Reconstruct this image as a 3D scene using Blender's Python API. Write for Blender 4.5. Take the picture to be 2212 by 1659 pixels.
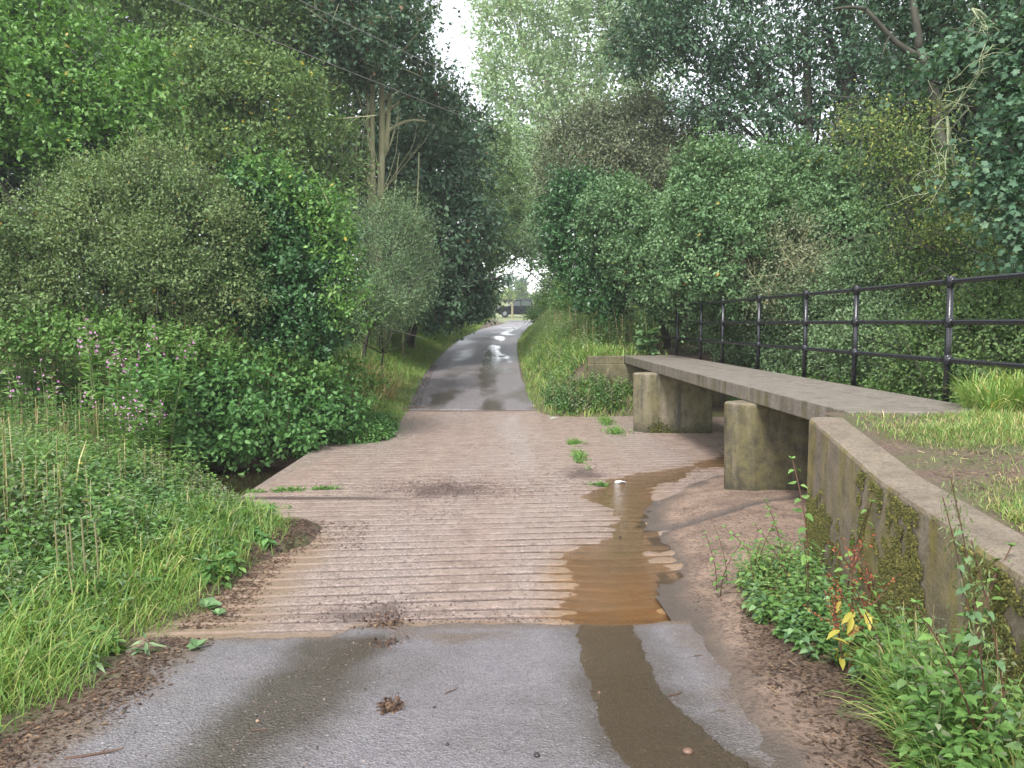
import bpy, math, random
import numpy as np
from mathutils import Vector, Matrix

for _o in list(bpy.data.objects): bpy.data.objects.remove(_o)
SC = bpy.context.scene
COL = SC.collection
R = math.radians
rng = np.random.default_rng(7)
random.seed(7)

# ------------------------------------------------------------------ camera
EYE = 1.95
PITCH = R(4.4)
cam_d = bpy.data.cameras.new('camera')
cam = bpy.data.objects.new('camera', cam_d)
COL.objects.link(cam)
cam.location = (0, 0, EYE)
cam.rotation_euler = (R(90) - PITCH, 0, 0)
cam_d.sensor_width = 36
cam_d.lens = 28.0
cam_d.clip_start = 0.05
cam_d.clip_end = 3000
SC.camera = cam

# ------------------------------------------------------------------ world (overcast daylight)
SUN_EL, SUN_AZ = R(55), R(205)
world = bpy.data.worlds.new("World")
SC.world = world
world.use_nodes = True
wn, wl = world.node_tree.nodes, world.node_tree.links
bg = wn['Background']
sky = wn.new('ShaderNodeTexSky')
sky.sky_type = 'NISHITA'
sky.sun_disc = False
sky.sun_elevation = SUN_EL
sky.sun_rotation = SUN_AZ
sky.air_density = 1.0
sky.dust_density = 1.0
hs = wn.new('ShaderNodeHueSaturation')
hs.inputs['Saturation'].default_value = 0.22
wl.new(sky.outputs[0], hs.inputs['Color'])
wl.new(hs.outputs[0], bg.inputs[0])
bg.inputs[1].default_value = 0.15
sl = bpy.data.lights.new('sun', 'SUN')
sl.energy = 1.5
sl.angle = R(14)
sl.color = (1.0, 0.97, 0.92)
sun = bpy.data.objects.new('sun', sl)
COL.objects.link(sun)
# light comes from (sin az, cos az) at elevation
_d = Vector((math.sin(SUN_AZ) * math.cos(SUN_EL), math.cos(SUN_AZ) * math.cos(SUN_EL), math.sin(SUN_EL)))
sun.rotation_euler = _d.to_track_quat('Z', 'Y').to_euler()
SC.view_settings.view_transform = 'Standard'
SC.view_settings.look = 'None'
SC.view_settings.exposure = 1.55
SC.view_settings.gamma = 1.0
SC.cycles.max_bounces = 6
SC.cycles.diffuse_bounces = 3
SC.cycles.glossy_bounces = 3
SC.cycles.transmission_bounces = 4
SC.cycles.transparent_max_bounces = 8
SC.cycles.volume_bounces = 0
SC.cycles.use_denoising = True

# ------------------------------------------------------------------ helpers
F = 1720.0
CX, CY = 1106.0, 829.5
def at(vx, vy, y):
    """point at ground distance y that is seen in direction (vx, vy)"""
    u = (vx - CX) / F; v = (CY - vy) / F
    dx, dy, dz = u, math.cos(PITCH) + v * math.sin(PITCH), -math.sin(PITCH) + v * math.cos(PITCH)
    t = y / dy
    return np.array([dx * t, y, dz * t + EYE])

def tag(o, label=None, cat=None, group=None, kind=None):
    if label: o['label'] = label
    if cat: o['category'] = cat
    if group: o['group'] = group
    if kind: o['kind'] = kind
    return o

def empty(name, loc, label, cat, group=None, rz=0.0):
    o = bpy.data.objects.new(name, None)
    COL.objects.link(o)
    o.location = loc
    o.rotation_euler = (0, 0, rz)
    o.empty_display_size = 0.1
    return tag(o, label, cat, group)

def link(name, me, mats, parent=None, loc=None):
    o = bpy.data.objects.new(name, me)
    COL.objects.link(o)
    for m in (mats if isinstance(mats, (list, tuple)) else [mats]):
        me.materials.append(m)
    if parent is not None: o.parent = parent
    if loc is not None: o.location = loc
    return o

def copy_tree(o, parent=None):
    kids = list(o.children)
    c = o.copy()
    COL.objects.link(c)
    if parent is not None: c.parent = parent
    for ch in kids: copy_tree(ch, c)
    return c

def mesh_arrays(name, co, faces_idx, sizes, smooth=False, mat_idx=None):
    me = bpy.data.meshes.new(name)
    co = np.ascontiguousarray(co, dtype=np.float32)
    faces_idx = np.ascontiguousarray(faces_idx, dtype=np.int32).ravel()
    sizes = np.ascontiguousarray(sizes, dtype=np.int32)
    me.vertices.add(len(co))
    me.vertices.foreach_set('co', co.ravel())
    me.loops.add(len(faces_idx))
    me.loops.foreach_set('vertex_index', faces_idx)
    me.polygons.add(len(sizes))
    st = np.zeros(len(sizes), dtype=np.int32)
    st[1:] = np.cumsum(sizes)[:-1]
    me.polygons.foreach_set('loop_start', st)
    if smooth: me.polygons.foreach_set('use_smooth', np.ones(len(sizes), dtype=bool))
    if mat_idx is not None: me.polygons.foreach_set('material_index', np.asarray(mat_idx, dtype=np.int32))
    me.update(calc_edges=True)
    return me

class MB:
    """collects simple solids into one mesh"""
    def __init__(s): s.v = []; s.f = []; s.m = []
    def add(s, verts, faces, m=0):
        b = len(s.v)
        s.v += [tuple(map(float, p)) for p in verts]
        s.f += [tuple(i + b for i in f) for f in faces]
        s.m += [m] * len(faces)
    def box(s, x0, x1, y0, y1, z0, z1, m=0):
        v = [(x, y, z) for x in (x0, x1) for y in (y0, y1) for z in (z0, z1)]
        s.add(v, [(0, 1, 3, 2), (4, 6, 7, 5), (0, 4, 5, 1), (2, 3, 7, 6), (0, 2, 6, 4), (1, 5, 7, 3)], m)
    def prism(s, pts, axis, a, b, m=0):
        """pts 2D outline extruded along axis (0,1,2) from a to b"""
        def mk(p, t):
            l = list(p); l.insert(axis, t); return tuple(l)
        n = len(pts)
        v = [mk(p, a) for p in pts] + [mk(p, b) for p in pts]
        f = [tuple(range(n))[::-1], tuple(range(n, 2 * n))] + [(i, (i + 1) % n, n + (i + 1) % n, n + i) for i in range(n)]
        s.add(v, f, m)
    def tube(s, pts, rad, n=6, m=0, cap=True):
        pts = [np.array(p, float) for p in pts]
        if not hasattr(rad, '__len__'): rad = [rad] * len(pts)
        v = []; f = []
        prev = None
        for i, p in enumerate(pts):
            t = pts[min(i + 1, len(pts) - 1)] - pts[max(i - 1, 0)]
            t = t / (np.linalg.norm(t) + 1e-9)
            if prev is None:
                a = np.array([1, 0, 0]) if abs(t[0]) < .8 else np.array([0, 1, 0])
            else: a = prev
            a = a - t * np.dot(a, t); a /= (np.linalg.norm(a) + 1e-9)
            prev = a
            b = np.cross(t, a)
            for k in range(n):
                an = 2 * math.pi * k / n
                v.append(p + rad[i] * (a * math.cos(an) + b * math.sin(an)))
        for i in range(len(pts) - 1):
            for k in range(n):
                f.append((i * n + k, i * n + (k + 1) % n, (i + 1) * n + (k + 1) % n, (i + 1) * n + k))
        if cap:
            f.append(tuple(range(n))[::-1]); f.append(tuple(range((len(pts) - 1) * n, len(pts) * n)))
        s.add(v, f, m)
    def build(s, name, mats, parent=None, smooth=False, bevel=0, loc=None):
        me = bpy.data.meshes.new(name)
        me.from_pydata(s.v, [], s.f)
        me.polygons.foreach_set('material_index', np.array(s.m, dtype=np.int32))
        if smooth: me.polygons.foreach_set('use_smooth', np.ones(len(s.f), dtype=bool))
        me.update()
        o = link(name, me, mats, parent, loc)
        if bevel:
            md = o.modifiers.new('bevel', 'BEVEL'); md.width = bevel; md.segments = 3; md.limit_method = 'ANGLE'
        return o

# ---- lattice noise
def _hash(ix, iy, iz, seed):
    h = (ix * 374761393 + iy * 668265263 + iz * 1440662683 + seed * 974711) & 0xFFFFFFFF
    h = ((h ^ (h >> 13)) * 1274126177) & 0xFFFFFFFF
    h = (h ^ (h >> 16)) & 0xFFFFFFFF
    return h / 4294967295.0
def noise3(p, seed=0):
    p = np.asarray(p, float)
    i = np.floor(p).astype(np.int64); f = p - i
    f = f * f * (3 - 2 * f)
    out = 0
    for dx in (0, 1):
        for dy in (0, 1):
            for dz in (0, 1):
                w = (f[..., 0] if dx else 1 - f[..., 0]) * (f[..., 1] if dy else 1 - f[..., 1]) * (f[..., 2] if dz else 1 - f[..., 2])
                out = out + w * _hash(i[..., 0] + dx, i[..., 1] + dy, i[..., 2] + dz, seed)
    return out * 2 - 1
def n2(x, y, s=1.0, seed=0, oct=2):
    x = np.asarray(x, float); y = np.asarray(y, float)
    o = 0; a = 1; t = 0
    for k in range(oct):
        o = o + a * noise3(np.stack([x * s, y * s, np.full_like(x * s, .37 * k)], -1), seed + k); t += a
        a *= .5; s *= 2.1
    return o / t
def sstep(a, b, x):
    t = np.clip((x - a) / (b - a), 0, 1)
    return t * t * (3 - 2 * t)
def sdist(px, py, poly):
    """signed distance to polygon, negative inside"""
    px = np.asarray(px, float); py = np.asarray(py, float)
    d = np.full(px.shape, 1e9); inside = np.zeros(px.shape, bool)
    n = len(poly)
    for i in range(n):
        x0, y0 = poly[i]; x1, y1 = poly[(i + 1) % n]
        ex, ey = x1 - x0, y1 - y0
        t = np.clip(((px - x0) * ex + (py - y0) * ey) / (ex * ex + ey * ey + 1e-12), 0, 1)
        d = np.minimum(d, np.hypot(px - x0 - t * ex, py - y0 - t * ey))
        c = ((y0 > py) != (y1 > py)) & (px < (x1 - x0) * (py - y0) / ((y1 - y0) if y1 != y0 else 1e-12) + x0)
        inside ^= c
    return np.where(inside, -d, d)
def pdist(px, py, line):
    """distance to polyline with widths [(x,y,w)] -> distance minus interpolated half-width"""
    d = np.full(np.shape(px), 1e9)
    for (x0, y0, w0), (x1, y1, w1) in zip(line[:-1], line[1:]):
        ex, ey = x1 - x0, y1 - y0
        t = np.clip(((px - x0) * ex + (py - y0) * ey) / (ex * ex + ey * ey + 1e-12), 0, 1)
        d = np.minimum(d, np.hypot(px - x0 - t * ex, py - y0 - t * ey) - (w0 + t * (w1 - w0)))
    return d

# ------------------------------------------------------------------ materials
def newmat(name):
    m = bpy.data.materials.new(name); m.use_nodes = True
    nt = m.node_tree
    for n in list(nt.nodes): nt.nodes.remove(n)
    out = nt.nodes.new('ShaderNodeOutputMaterial')
    return m, nt, out
class NT:
    def __init__(s, name):
        s.m, s.nt, s.out = newmat(name)
        s.tc = s.nt.nodes.new('ShaderNodeTexCoord')
    def n(s, t, **k):
        x = s.nt.nodes.new(t)
        for a, b in k.items(): setattr(x, a, b)
        return x
    def l(s, a, b): s.nt.links.new(a, b)
    def noise(s, scale, detail=3, rough=.55, vec=None, coord='Object', sc=None):
        x = s.n('ShaderNodeTexNoise'); x.inputs['Scale'].default_value = scale
        x.inputs['Detail'].default_value = detail; x.inputs['Roughness'].default_value = rough
        v = vec if vec is not None else s.tc.outputs[coord]
        if sc is not None:
            mp = s.n('ShaderNodeMapping'); mp.inputs['Scale'].default_value = sc
            s.l(v, mp.inputs[0]); v = mp.outputs[0]
        s.l(v, x.inputs['Vector']); return x.outputs['Fac']
    def voro(s, scale, feature='F1', out='Distance'):
        x = s.n('ShaderNodeTexVoronoi', feature=feature); x.inputs['Scale'].default_value = scale
        s.l(s.tc.outputs['Object'], x.inputs['Vector']); return x.outputs[out]
    def ramp(s, fac, stops, interp='LINEAR'):
        x = s.n('ShaderNodeValToRGB'); e = x.color_ramp.elements; x.color_ramp.interpolation = interp
        while len(e) < len(stops): e.new(0.5)
        for el, (p, c) in zip(e, stops):
            el.position = p
            el.color = (c, c, c, 1) if not hasattr(c, '__len__') else (*c, 1)
        s.l(fac, x.inputs[0]); return x.outputs[0]
    def mix(s, fac, a, b, mode='MIX'):
        x = s.n('ShaderNodeMix', data_type='RGBA', blend_type=mode)
        for v, i in ((fac, 0), (a, 6), (b, 7)):
            if hasattr(v, 'node'): s.l(v, x.inputs[i])
            elif i == 0: x.inputs[0].default_value = v
            else: x.inputs[i].default_value = (*v, 1) if hasattr(v, '__len__') else (v, v, v, 1)
        return x.outputs[2]
    def math(s, op, a, b=0.0, c=None):
        x = s.n('ShaderNodeMath', operation=op)
        for i, v in enumerate((a, b) if c is None else (a, b, c)):
            if hasattr(v, 'node'): s.l(v, x.inputs[i])
            else: x.inputs[i].default_value = v
        return x.outputs[0]
    def chips(s, scale, lo, hi):
        x = s.n('ShaderNodeTexVoronoi'); x.inputs['Scale'].default_value = scale
        s.l(s.tc.outputs['Object'], x.inputs['Vector'])
        sp = s.n('ShaderNodeSeparateColor'); s.l(x.outputs['Color'], sp.inputs[0])
        return s.ramp(sp.outputs[0], [(0, lo), (.12, lo), (.5, 1.0 if hi <= 1 else (1, 1, 1)), (.9, 1.0), (1, hi)]), x.outputs['Distance']
    def attr(s, name):
        x = s.n('ShaderNodeAttribute', attribute_name=name); return x.outputs['Fac']
    def bump(s, h, strength=.5, dist=.01, prev=None):
        x = s.n('ShaderNodeBump'); x.inputs['Strength'].default_value = strength; x.inputs['Distance'].default_value = dist
        s.l(h, x.inputs['Height'])
        if prev is not None: s.l(prev, x.inputs['Normal'])
        return x.outputs[0]
    def principled(s, color, rough, normal=None, spec=None, metal=None, coat=None):
        b = s.n('ShaderNodeBsdfPrincipled')
        def st(k, v):
            if v is None: return
            if hasattr(v, 'node'): s.l(v, b.inputs[k])
            elif hasattr(v, '__len__'): b.inputs[k].default_value = (*v, 1)
            else: b.inputs[k].default_value = v
        st('Base Color', color); st('Roughness', rough); st('Normal', normal)
        st('Specular IOR Level', spec); st('Metallic', metal); st('Coat Weight', coat)
        s.l(b.outputs[0], s.out.inputs[0]); return b

LEAF_GAIN = 1.65
def leafmat(name, c1, c2, c3=None, rough=.45, transl=.3, rare=None, rare_p=.03, spec=.35):
    t = NT(name)
    rough = rough + .08
    def gn(c): return tuple(v * LEAF_GAIN for v in c) if c else None
    c1, c2, c3 = gn(c1), gn(c2), gn(c3)
    g = t.n('ShaderNodeNewGeometry')
    rnd = g.outputs['Random Per Island']
    stops = [(0, c1), (.75 if c3 else 1, c2)] + ([(1, c3)] if c3 else [])
    col = t.ramp(rnd, stops)
    nz = t.noise(.9, 2)
    col = t.mix(t.ramp(nz, [(.35, 0), (.65, 1)]), col, t.mix(1.0, col, (.72, .8, .78), 'MULTIPLY'))
    if rare:
        wn_ = t.n('ShaderNodeTexWhiteNoise', noise_dimensions='1D')
        t.l(t.math('MULTIPLY', rnd, 913.7), wn_.inputs['W'])
        col = t.mix(t.math('LESS_THAN', wn_.outputs['Value'], rare_p), col, rare)
    b = t.principled(col, rough, spec=spec)
    tr = t.n('ShaderNodeBsdfTranslucent')
    t.l(t.mix(1.0, col, (1.25, 1.35, .7), 'MULTIPLY'), tr.inputs[0])
    ms = t.n('ShaderNodeMixShader'); ms.inputs[0].default_value = transl * .7
    t.l(b.outputs[0], ms.inputs[1]); t.l(tr.outputs[0], ms.inputs[2]); t.l(ms.outputs[0], t.out.inputs[0])
    return t.m

def bark(name, c1, c2, scale=9):
    t = NT(name)
    n_ = t.noise(scale, 4, .65, sc=(1, 1, .25))
    col = t.ramp(n_, [(.3, c1), (.7, c2)])
    t.principled(col, .8, t.bump(n_, .8, .02)); return t.m
def simple(name, c, rough=.6, metal=0.0, coat=0.0, nscale=20, var=.15):
    t = NT(name)
    n_ = t.noise(nscale, 3)
    col = t.mix(n_, tuple(v * (1 - var) for v in c), tuple(min(1, v * (1 + var)) for v in c))
    t.principled(col, rough, metal=metal, coat=coat); return t.m

M = {}
M['bright'] = leafmat('leaf_bright', (.055, .12, .025), (.10, .19, .045), (.16, .26, .075), .38, .38, (.4, .33, .05), .006)
M['nettle'] = leafmat('leaf_nettle', (.06, .12, .03), (.105, .185, .045), (.17, .26, .08), .45, .4)
M['bramble'] = leafmat('leaf_bramble', (.05, .115, .035), (.09, .185, .05), (.14, .255, .085), .42, .38)
M['greygreen'] = leafmat('leaf_grey', (.08, .115, .045), (.12, .165, .062), (.17, .215, .09), .5, .35, (.4, .26, .06), .006)
M['willow'] = leafmat('leaf_willow', (.08, .13, .06), (.13, .19, .09), (.2, .26, .14), .45, .3)
M['ivy'] = leafmat('leaf_ivy_dark', (.02, .06, .02), (.045, .11, .035), (.09, .17, .06), .3, .2, spec=.5)
M['ivylight'] = leafmat('leaf_ivy_light', (.062, .115, .048), (.102, .168, .074), (.16, .24, .11), .42, .3, (.4, .3, .06), .003)
M['olive'] = leafmat('leaf_olive', (.085, .1, .055), (.13, .145, .08), (.18, .19, .12), .55, .25, (.3, .22, .08), .008)
M['dull'] = leafmat('leaf_dull', (.06, .10, .035), (.095, .15, .05), (.14, .195, .06), .5, .38)
M['yellowish'] = leafmat('leaf_yellowish', (.07, .115, .035), (.11, .165, .055), (.17, .22, .08), .5, .4, (.5, .4, .07), .01)
M['darktree'] = leafmat('leaf_dark', (.028, .06, .032), (.055, .10, .052), (.09, .14, .08), .42, .25, (.2, .1, .05), .008)
M['bluetree'] = leafmat('leaf_blue', (.035, .075, .042), (.065, .12, .068), (.11, .175, .10), .42, .3)
M['poplar'] = leafmat('leaf_poplar', (.15, .21, .11), (.2, .27, .15), (.27, .33, .2), .5, .45)
M['yew'] = leafmat('leaf_yew', (.012, .028, .016), (.028, .055, .03), (.05, .085, .045), .45, .12)
M['maple'] = leafmat('leaf_maple_yellow', (.08, .12, .04), (.14, .18, .05), (.3, .28, .07), .5, .4)
M['grass'] = leafmat('grass_blades', (.085, .155, .035), (.14, .23, .05), (.22, .3, .08), .5, .4, (.38, .33, .16), .04)
M['dry_grass'] = leafmat('grass_dry', (.13, .18, .04), (.25, .27, .08), (.45, .38, .18), .6, .35)
M['verge_grass'] = leafmat('verge_grass', (.12, .2, .05), (.19, .27, .07), (.3, .34, .12), .5, .4)
M['straw'] = leafmat('straw', (.2, .13, .07), (.38, .27, .14), (.5, .4, .24), .7, .2)
M['litter'] = leafmat('leaf_litter', (.025, .014, .010), (.075, .04, .025), (.16, .10, .06), .55, .1)
M['pink'] = leafmat('petals', (.36, .14, .30), (.5, .26, .45), None, .6, .3)
M['dock'] = leafmat('dock_seed', (.16, .035, .018), (.3, .07, .03), (.4, .13, .05), .7, .2)
M['dockleaf'] = leafmat('dock_leaf', (.2, .19, .03), (.3, .25, .05), (.12, .02, .02), .5, .3)
M['moss'] = leafmat('moss', (.035, .036, .012), (.085, .078, .02), (.15, .13, .035), .9, .1)
M['bark_pale'] = bark('bark_pale', (.24, .24, .12), (.42, .40, .24))
M['bark_dark'] = bark('bark_dark', (.028, .028, .018), (.07, .065, .045))
M['bark_lichen'] = bark('bark_lichen', (.2, .24, .12), (.42, .46, .28), 25)
M['stem_green'] = simple('stem_green', (.12, .16, .05))
M['stem_brown'] = simple('stem_brown', (.10, .05, .03))

# ------------------------------------------------------------------ leaves
def T_(v, f): return (np.array(v, float), f)
# template coordinates: (across, along, up), length 1
DIAMOND = T_([(0, 0, 0), (.30, .45, .06), (0, 1, -.05), (-.30, .45, .06)], [(0, 1, 2), (0, 2, 3)])
OVATE = T_([(0, 0, 0), (.27, .28, .05), (.25, .62, .04), (0, 1, -.12), (-.25, .62, .04), (-.27, .28, .05)], [(0, 1, 2, 3), (0, 3, 4, 5)])
NETTLE = T_([(0, 0, 0), (.20, -.03, .03), (.33, .12, .05), (.29, .2, .05), (.34, .32, .05), (.26, .4, .045), (.28, .53, .03), (.18, .6, .03), (.17, .74, 0), (.07, .85, -.03), (0, 1.05, -.12), (0, .5, .0),
              (-.07, .85, -.03), (-.17, .74, 0), (-.18, .6, .03), (-.28, .53, .03), (-.26, .4, .045), (-.34, .32, .05), (-.29, .2, .05), (-.33, .12, .05), (-.20, -.03, .03)],
             [(0, 1, 2, 3, 4, 11), (4, 5, 6, 7, 11), (7, 8, 9, 10, 11), (0, 11, 17, 18, 19, 20), (11, 14, 15, 16, 17), (11, 10, 12, 13, 14)])
NARROW = T_([(0, 0, 0), (.11, .4, .03), (0, 1, -.1), (-.11, .4, .03)], [(0, 1, 2), (0, 2, 3)])
LOBED = T_([(0, .05, 0), (.36, .02, -.03), (.33, .25, .03), (.56, .56, -.06), (.27, .62, .03), (0, 1, -.14), (-.27, .62, .03), (-.56, .56, -.06), (-.33, .25, .03), (-.36, .02, -.03)],
           [(0, 1, 2, 3, 4, 5), (0, 5, 6, 7, 8, 9)])
BLOB = T_([(0, 0, 0), (.5, .5, .1), (0, 1, 0), (-.5, .5, .1), (0, .5, .55)], [(0, 1, 4), (1, 2, 4), (2, 3, 4), (3, 0, 4)])

def unit(a): return a / (np.linalg.norm(a, axis=-1, keepdims=True) + 1e-9)
def cloud(name, tmpl, P, D, N, S, mat, parent=None, bend=0.0):
    """one mesh of len(P) leaves: base P, direction D, face normal N, length S"""
    tv, tf = tmpl
    D = unit(D); W = unit(np.cross(D, N)); N = np.cross(W, D)
    co = P[:, None, :] + S[:, None, None] * (tv[None, :, 0, None] * W[:, None, :] + tv[None, :, 1, None] * D[:, None, :] + tv[None, :, 2, None] * N[:, None, :])
    k = len(tv); n = len(P)
    base = (np.arange(n) * k)[:, None]
    fl = np.concatenate([np.array(f) for f in tf])
    idx = base + fl[None, :]
    sizes = np.tile(np.array([len(f) for f in tf]), n)
    me = mesh_arrays(name, co.reshape(-1, 3), idx, sizes)
    return link(name, me, mat, parent)

STEM = T_([(-.004, 0, 0), (.004, 0, 0), (.002, 1, -.05), (-.002, 1, -.05)], [(0, 1, 2, 3)])
TWIG = T_([(-.012, 0, 0), (.012, 0, 0), (.005, 1, -.08), (-.005, 1, -.08)], [(0, 1, 2, 3)])
BL1 = T_([(-.016, 0, 0), (.016, 0, 0), (.014, .4, -.03), (-.014, .4, -.03), (.009, .75, -.14), (-.009, .75, -.14), (0, .97, -.30)], [(0, 1, 2, 3), (3, 2, 4, 5), (5, 4, 6)])
BL2 = T_([(-.018, 0, 0), (.018, 0, 0), (.016, .4, -.07), (-.016, .4, -.07), (.010, .68, -.28), (-.010, .68, -.28), (0, .78, -.55)], [(0, 1, 2, 3), (3, 2, 4, 5), (5, 4, 6)])
def cloudm(name, parts, parent=None):
    """several leaf clouds (template, P, D, N, S, material) in one mesh"""
    cos = []; idx = []; sz = []; mi = []; base = 0; mats = []
    for (tmpl, P, D, N, S, mat) in parts:
        if len(P) == 0: continue
        if mat not in mats: mats.append(mat)
        tv, tf = tmpl
        D = unit(D); W = unit(np.cross(D, N)); N = np.cross(W, D)
        co = P[:, None, :] + S[:, None, None] * (tv[None, :, 0, None] * W[:, None, :] + tv[None, :, 1, None] * D[:, None, :] + tv[None, :, 2, None] * N[:, None, :])
        k = len(tv); n = len(P)
        fl = np.concatenate([np.array(f) for f in tf])
        idx.append((base + (np.arange(n) * k)[:, None] + fl[None, :]).ravel())
        sz.append(np.tile(np.array([len(f) for f in tf]), n))
        mi.append(np.full(n * len(tf), mats.index(mat)))
        cos.append(co.reshape(-1, 3)); base += n * k
    me = mesh_arrays(name, np.concatenate(cos), np.concatenate(idx), np.concatenate(sz), mat_idx=np.concatenate(mi))
    return link(name, me, [M[m] for m in mats], parent)

def sph(n):
    v = rng.normal(size=(n, 3)); return unit(v)

COVER = 1.15
def crown_points(blobs, size, cover, shoot, per, lump=.28, core=.35, gap=0.0, flat=0.0, seed=0, back=.4):
    """blobs: rows (x,y,z,rx,ry,rz). returns P,D,N,S"""
    Ps = []; Ds = []; Ns = []; Ss = []; Tw = []
    B0 = np.array(blobs, float); B = [*B0]
    for b in B0:
        for _ in range(7):
            u = unit(rng.normal(size=3) + np.array([0, -.5, .45]))
            q = rng.uniform(.24, .5)
            B.append(np.array([*(b[:3] + u * b[3:6] * rng.uniform(.68, 1.02)), *(b[3:6] * q)]))
    B = np.array(B)
    la = .35 * size * size
    for bi, b in enumerate(B):
        c, r = b[:3], b[3:6]
        rm = (r[0] * r[2])
        n = int(COVER * cover * 2 * math.pi * rm / la / per) + 3
        u = sph(n)
        keep = (u[:, 1] < .25) | (rng.random(n) < back)
        keep &= (u[:, 2] > -.45) | (rng.random(n) < .5)
        u = u[keep]
        fr = 1.3 / max(.3, r.mean() ** .5)
        f = 1 + lump * noise3(u * r * fr + c * .7 + 31, seed) + lump * .75 * noise3(u * r * fr * 2.7 + c + 11, seed + 1)
        rr = rng.uniform(.78, 1.0, len(u)) * f
        p = c + u * r * rr[:, None]
        if gap > 0:
            g = noise3(p * (1.1 / r.mean() ** .5) * 1.3 + 5, seed + 9) + .5 * noise3(p * 2.3 + 3, seed + 10)
            k = g > -1.0 + 1.3 * gap * 1.0
            p = p[k]; u = u[k]
        # drop those deep inside other blobs
        k = np.ones(len(p), bool)
        for bj, b2 in enumerate(B):
            if bj == bi: continue
            q = (p - b2[:3]) / b2[3:6]
            k &= (np.sum(q * q, 1) > .45)
        p = p[k]; u = u[k]
        m = len(p)
        if m == 0: continue
        sd = unit(u + np.array([0, 0, .45]) + rng.normal(size=(m, 3)) * .55)
        if flat: sd[:, 2] *= (1 - flat); sd = unit(sd)
        sl_ = shoot * rng.uniform(.5, 1.5, m) * np.where(rng.random(m) < .05, 2.3, 1)
        s = rng.random((m, per))
        pos = p[:, None] + sd[:, None] * (s * sl_[:, None])[..., None] + rng.normal(size=(m, per, 3)) * (shoot * .22)
        nn = unit(u[:, None] * .55 + np.array([0, 0, .75]) + rng.normal(size=(m, per, 3)) * .5)
        dd = unit(sd[:, None] * .5 + rng.normal(size=(m, per, 3)) * .8 + np.array([0, 0, -.25]))
        Ps.append(pos.reshape(-1, 3)); Ns.append(nn.reshape(-1, 3)); Ds.append(dd.reshape(-1, 3))
        Ss.append((size * rng.uniform(.5, 1.35, (m, per))).ravel())
        Tw.append((p - sd * (shoot * .7), sd, sl_ + shoot * .7))
        # interior mass
        ni = int(core * m * per * .5)
        if ni:
            ui = sph(ni) * (rng.random((ni, 1)) ** .5 * .8)
            Ps.append(c + ui * r); Ds.append(sph(ni)); Ns.append(sph(ni)); Ss.append(size * rng.uniform(1.1, 1.9, ni))
    return np.concatenate(Ps), np.concatenate(Ds), np.concatenate(Ns), np.concatenate(Ss), Tw

def curve_pts(a, b, n=7, wob=.06, arch=0.0):
    a = np.array(a, float); b = np.array(b, float)
    L = np.linalg.norm(b - a)
    ph = rng.normal(size=(3, 3))
    out = []
    for i in range(n):
        t = i / (n - 1)
        p = a + (b - a) * t
        w = math.sin(math.pi * t)
        p = p + w * wob * L * (ph[0] * .6) + math.sin(2 * math.pi * t) * wob * L * .5 * ph[1]
        p[2] += arch * L * w
        out.append(p)
    return out

def vb(vx, vy, y, rx, ry, rd=None):
    """a blob of crown seen at (vx,vy) at distance y; radii given as seen"""
    c = at(vx, vy, y)
    k = y / F
    return (c[0], c[1], c[2], rx * k, (rd if rd else (rx + ry) * .5) * k, ry * k)

def plant(name, label, cat, blobs, mat, size=.06, cover=1.5, shoot=.25, per=14, tmpl=DIAMOND, trunk=.08, barkm='bark_dark',
          foot=None, lump=.28, core=.5, gap=0.0, flat=0.0, group=None, parts=('trunk', 'crown'), nlimb=2, seed=None, extra=None, back=.4, trunk_top=None):
    """a tree or shrub: trunk with limbs to each lump of its crown, and the leaves"""
    seed = seed if seed is not None else int(rng.integers(1000))
    B = np.array(blobs, float)
    if foot is None:
        foot = (B[:, 0].mean(), B[:, 1].mean())
    gz = float(H(np.array([foot[0]]), np.array([foot[1]]))[0]) - .05
    base = np.array([foot[0], foot[1], gz])
    root = empty(name, base, label, cat, group)
    P, D, N, S, Tw = crown_points(blobs, size, cover, shoot, per, lump, core, gap, flat, seed, back=back)
    # keep leaves above ground
    g = H(P[:, 0], P[:, 1]); k = P[:, 2] > g + .01
    P, D, N, S = P[k], D[k], N[k], S[k]
    tp = np.concatenate([a for a, b, c in Tw]); td = np.concatenate([b for a, b, c in Tw]); tl = np.concatenate([c for a, b, c in Tw])
    k = (tp[:, 2] > H(tp[:, 0], tp[:, 1])) & (rng.random(len(tp)) < .6); tp, td, tl = tp[k], td[k], tl[k]
    cloudm(parts[1], [(tmpl, P - base, D, N, S, mat), (TWIG, tp - base, td, sph(len(tp)), tl, barkm)], root)
    mb = MB()
    if trunk > 0:
        zt = B[:, 2].max() if trunk_top is None else trunk_top
        cx, cy = B[:, 0].mean(), B[:, 1].mean()
        fork = np.array([(foot[0] * .6 + cx * .4), (foot[1] * .6 + cy * .4), gz + (max(.2, B[:, 2].mean() - gz)) * .5])
        mb.tube([p - base for p in curve_pts(base, fork, 6, .03)], np.linspace(trunk, trunk * .75, 6), 8)
        for b in B:
            e = np.array([b[0], b[1], b[2] + b[5] * .4])
            mb.tube([p - base for p in curve_pts(fork, e, 8, .07)], np.linspace(trunk * .6, trunk * .12, 8), 6)
            for _ in range(nlimb):
                s0 = fork + (e - fork) * rng.uniform(.4, .9)
                u = sph(1)[0]; u[2] = abs(u[2])
                e2 = b[:3] + u * b[3:6] * .95
                mb.tube([p - base for p in curve_pts(s0, e2, 6, .1)], np.linspace(trunk * .28, trunk * .05, 6), 5)
        if extra: extra(mb, base)
        mb.build(parts[0], M[barkm], root, smooth=True)
    return root

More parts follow.
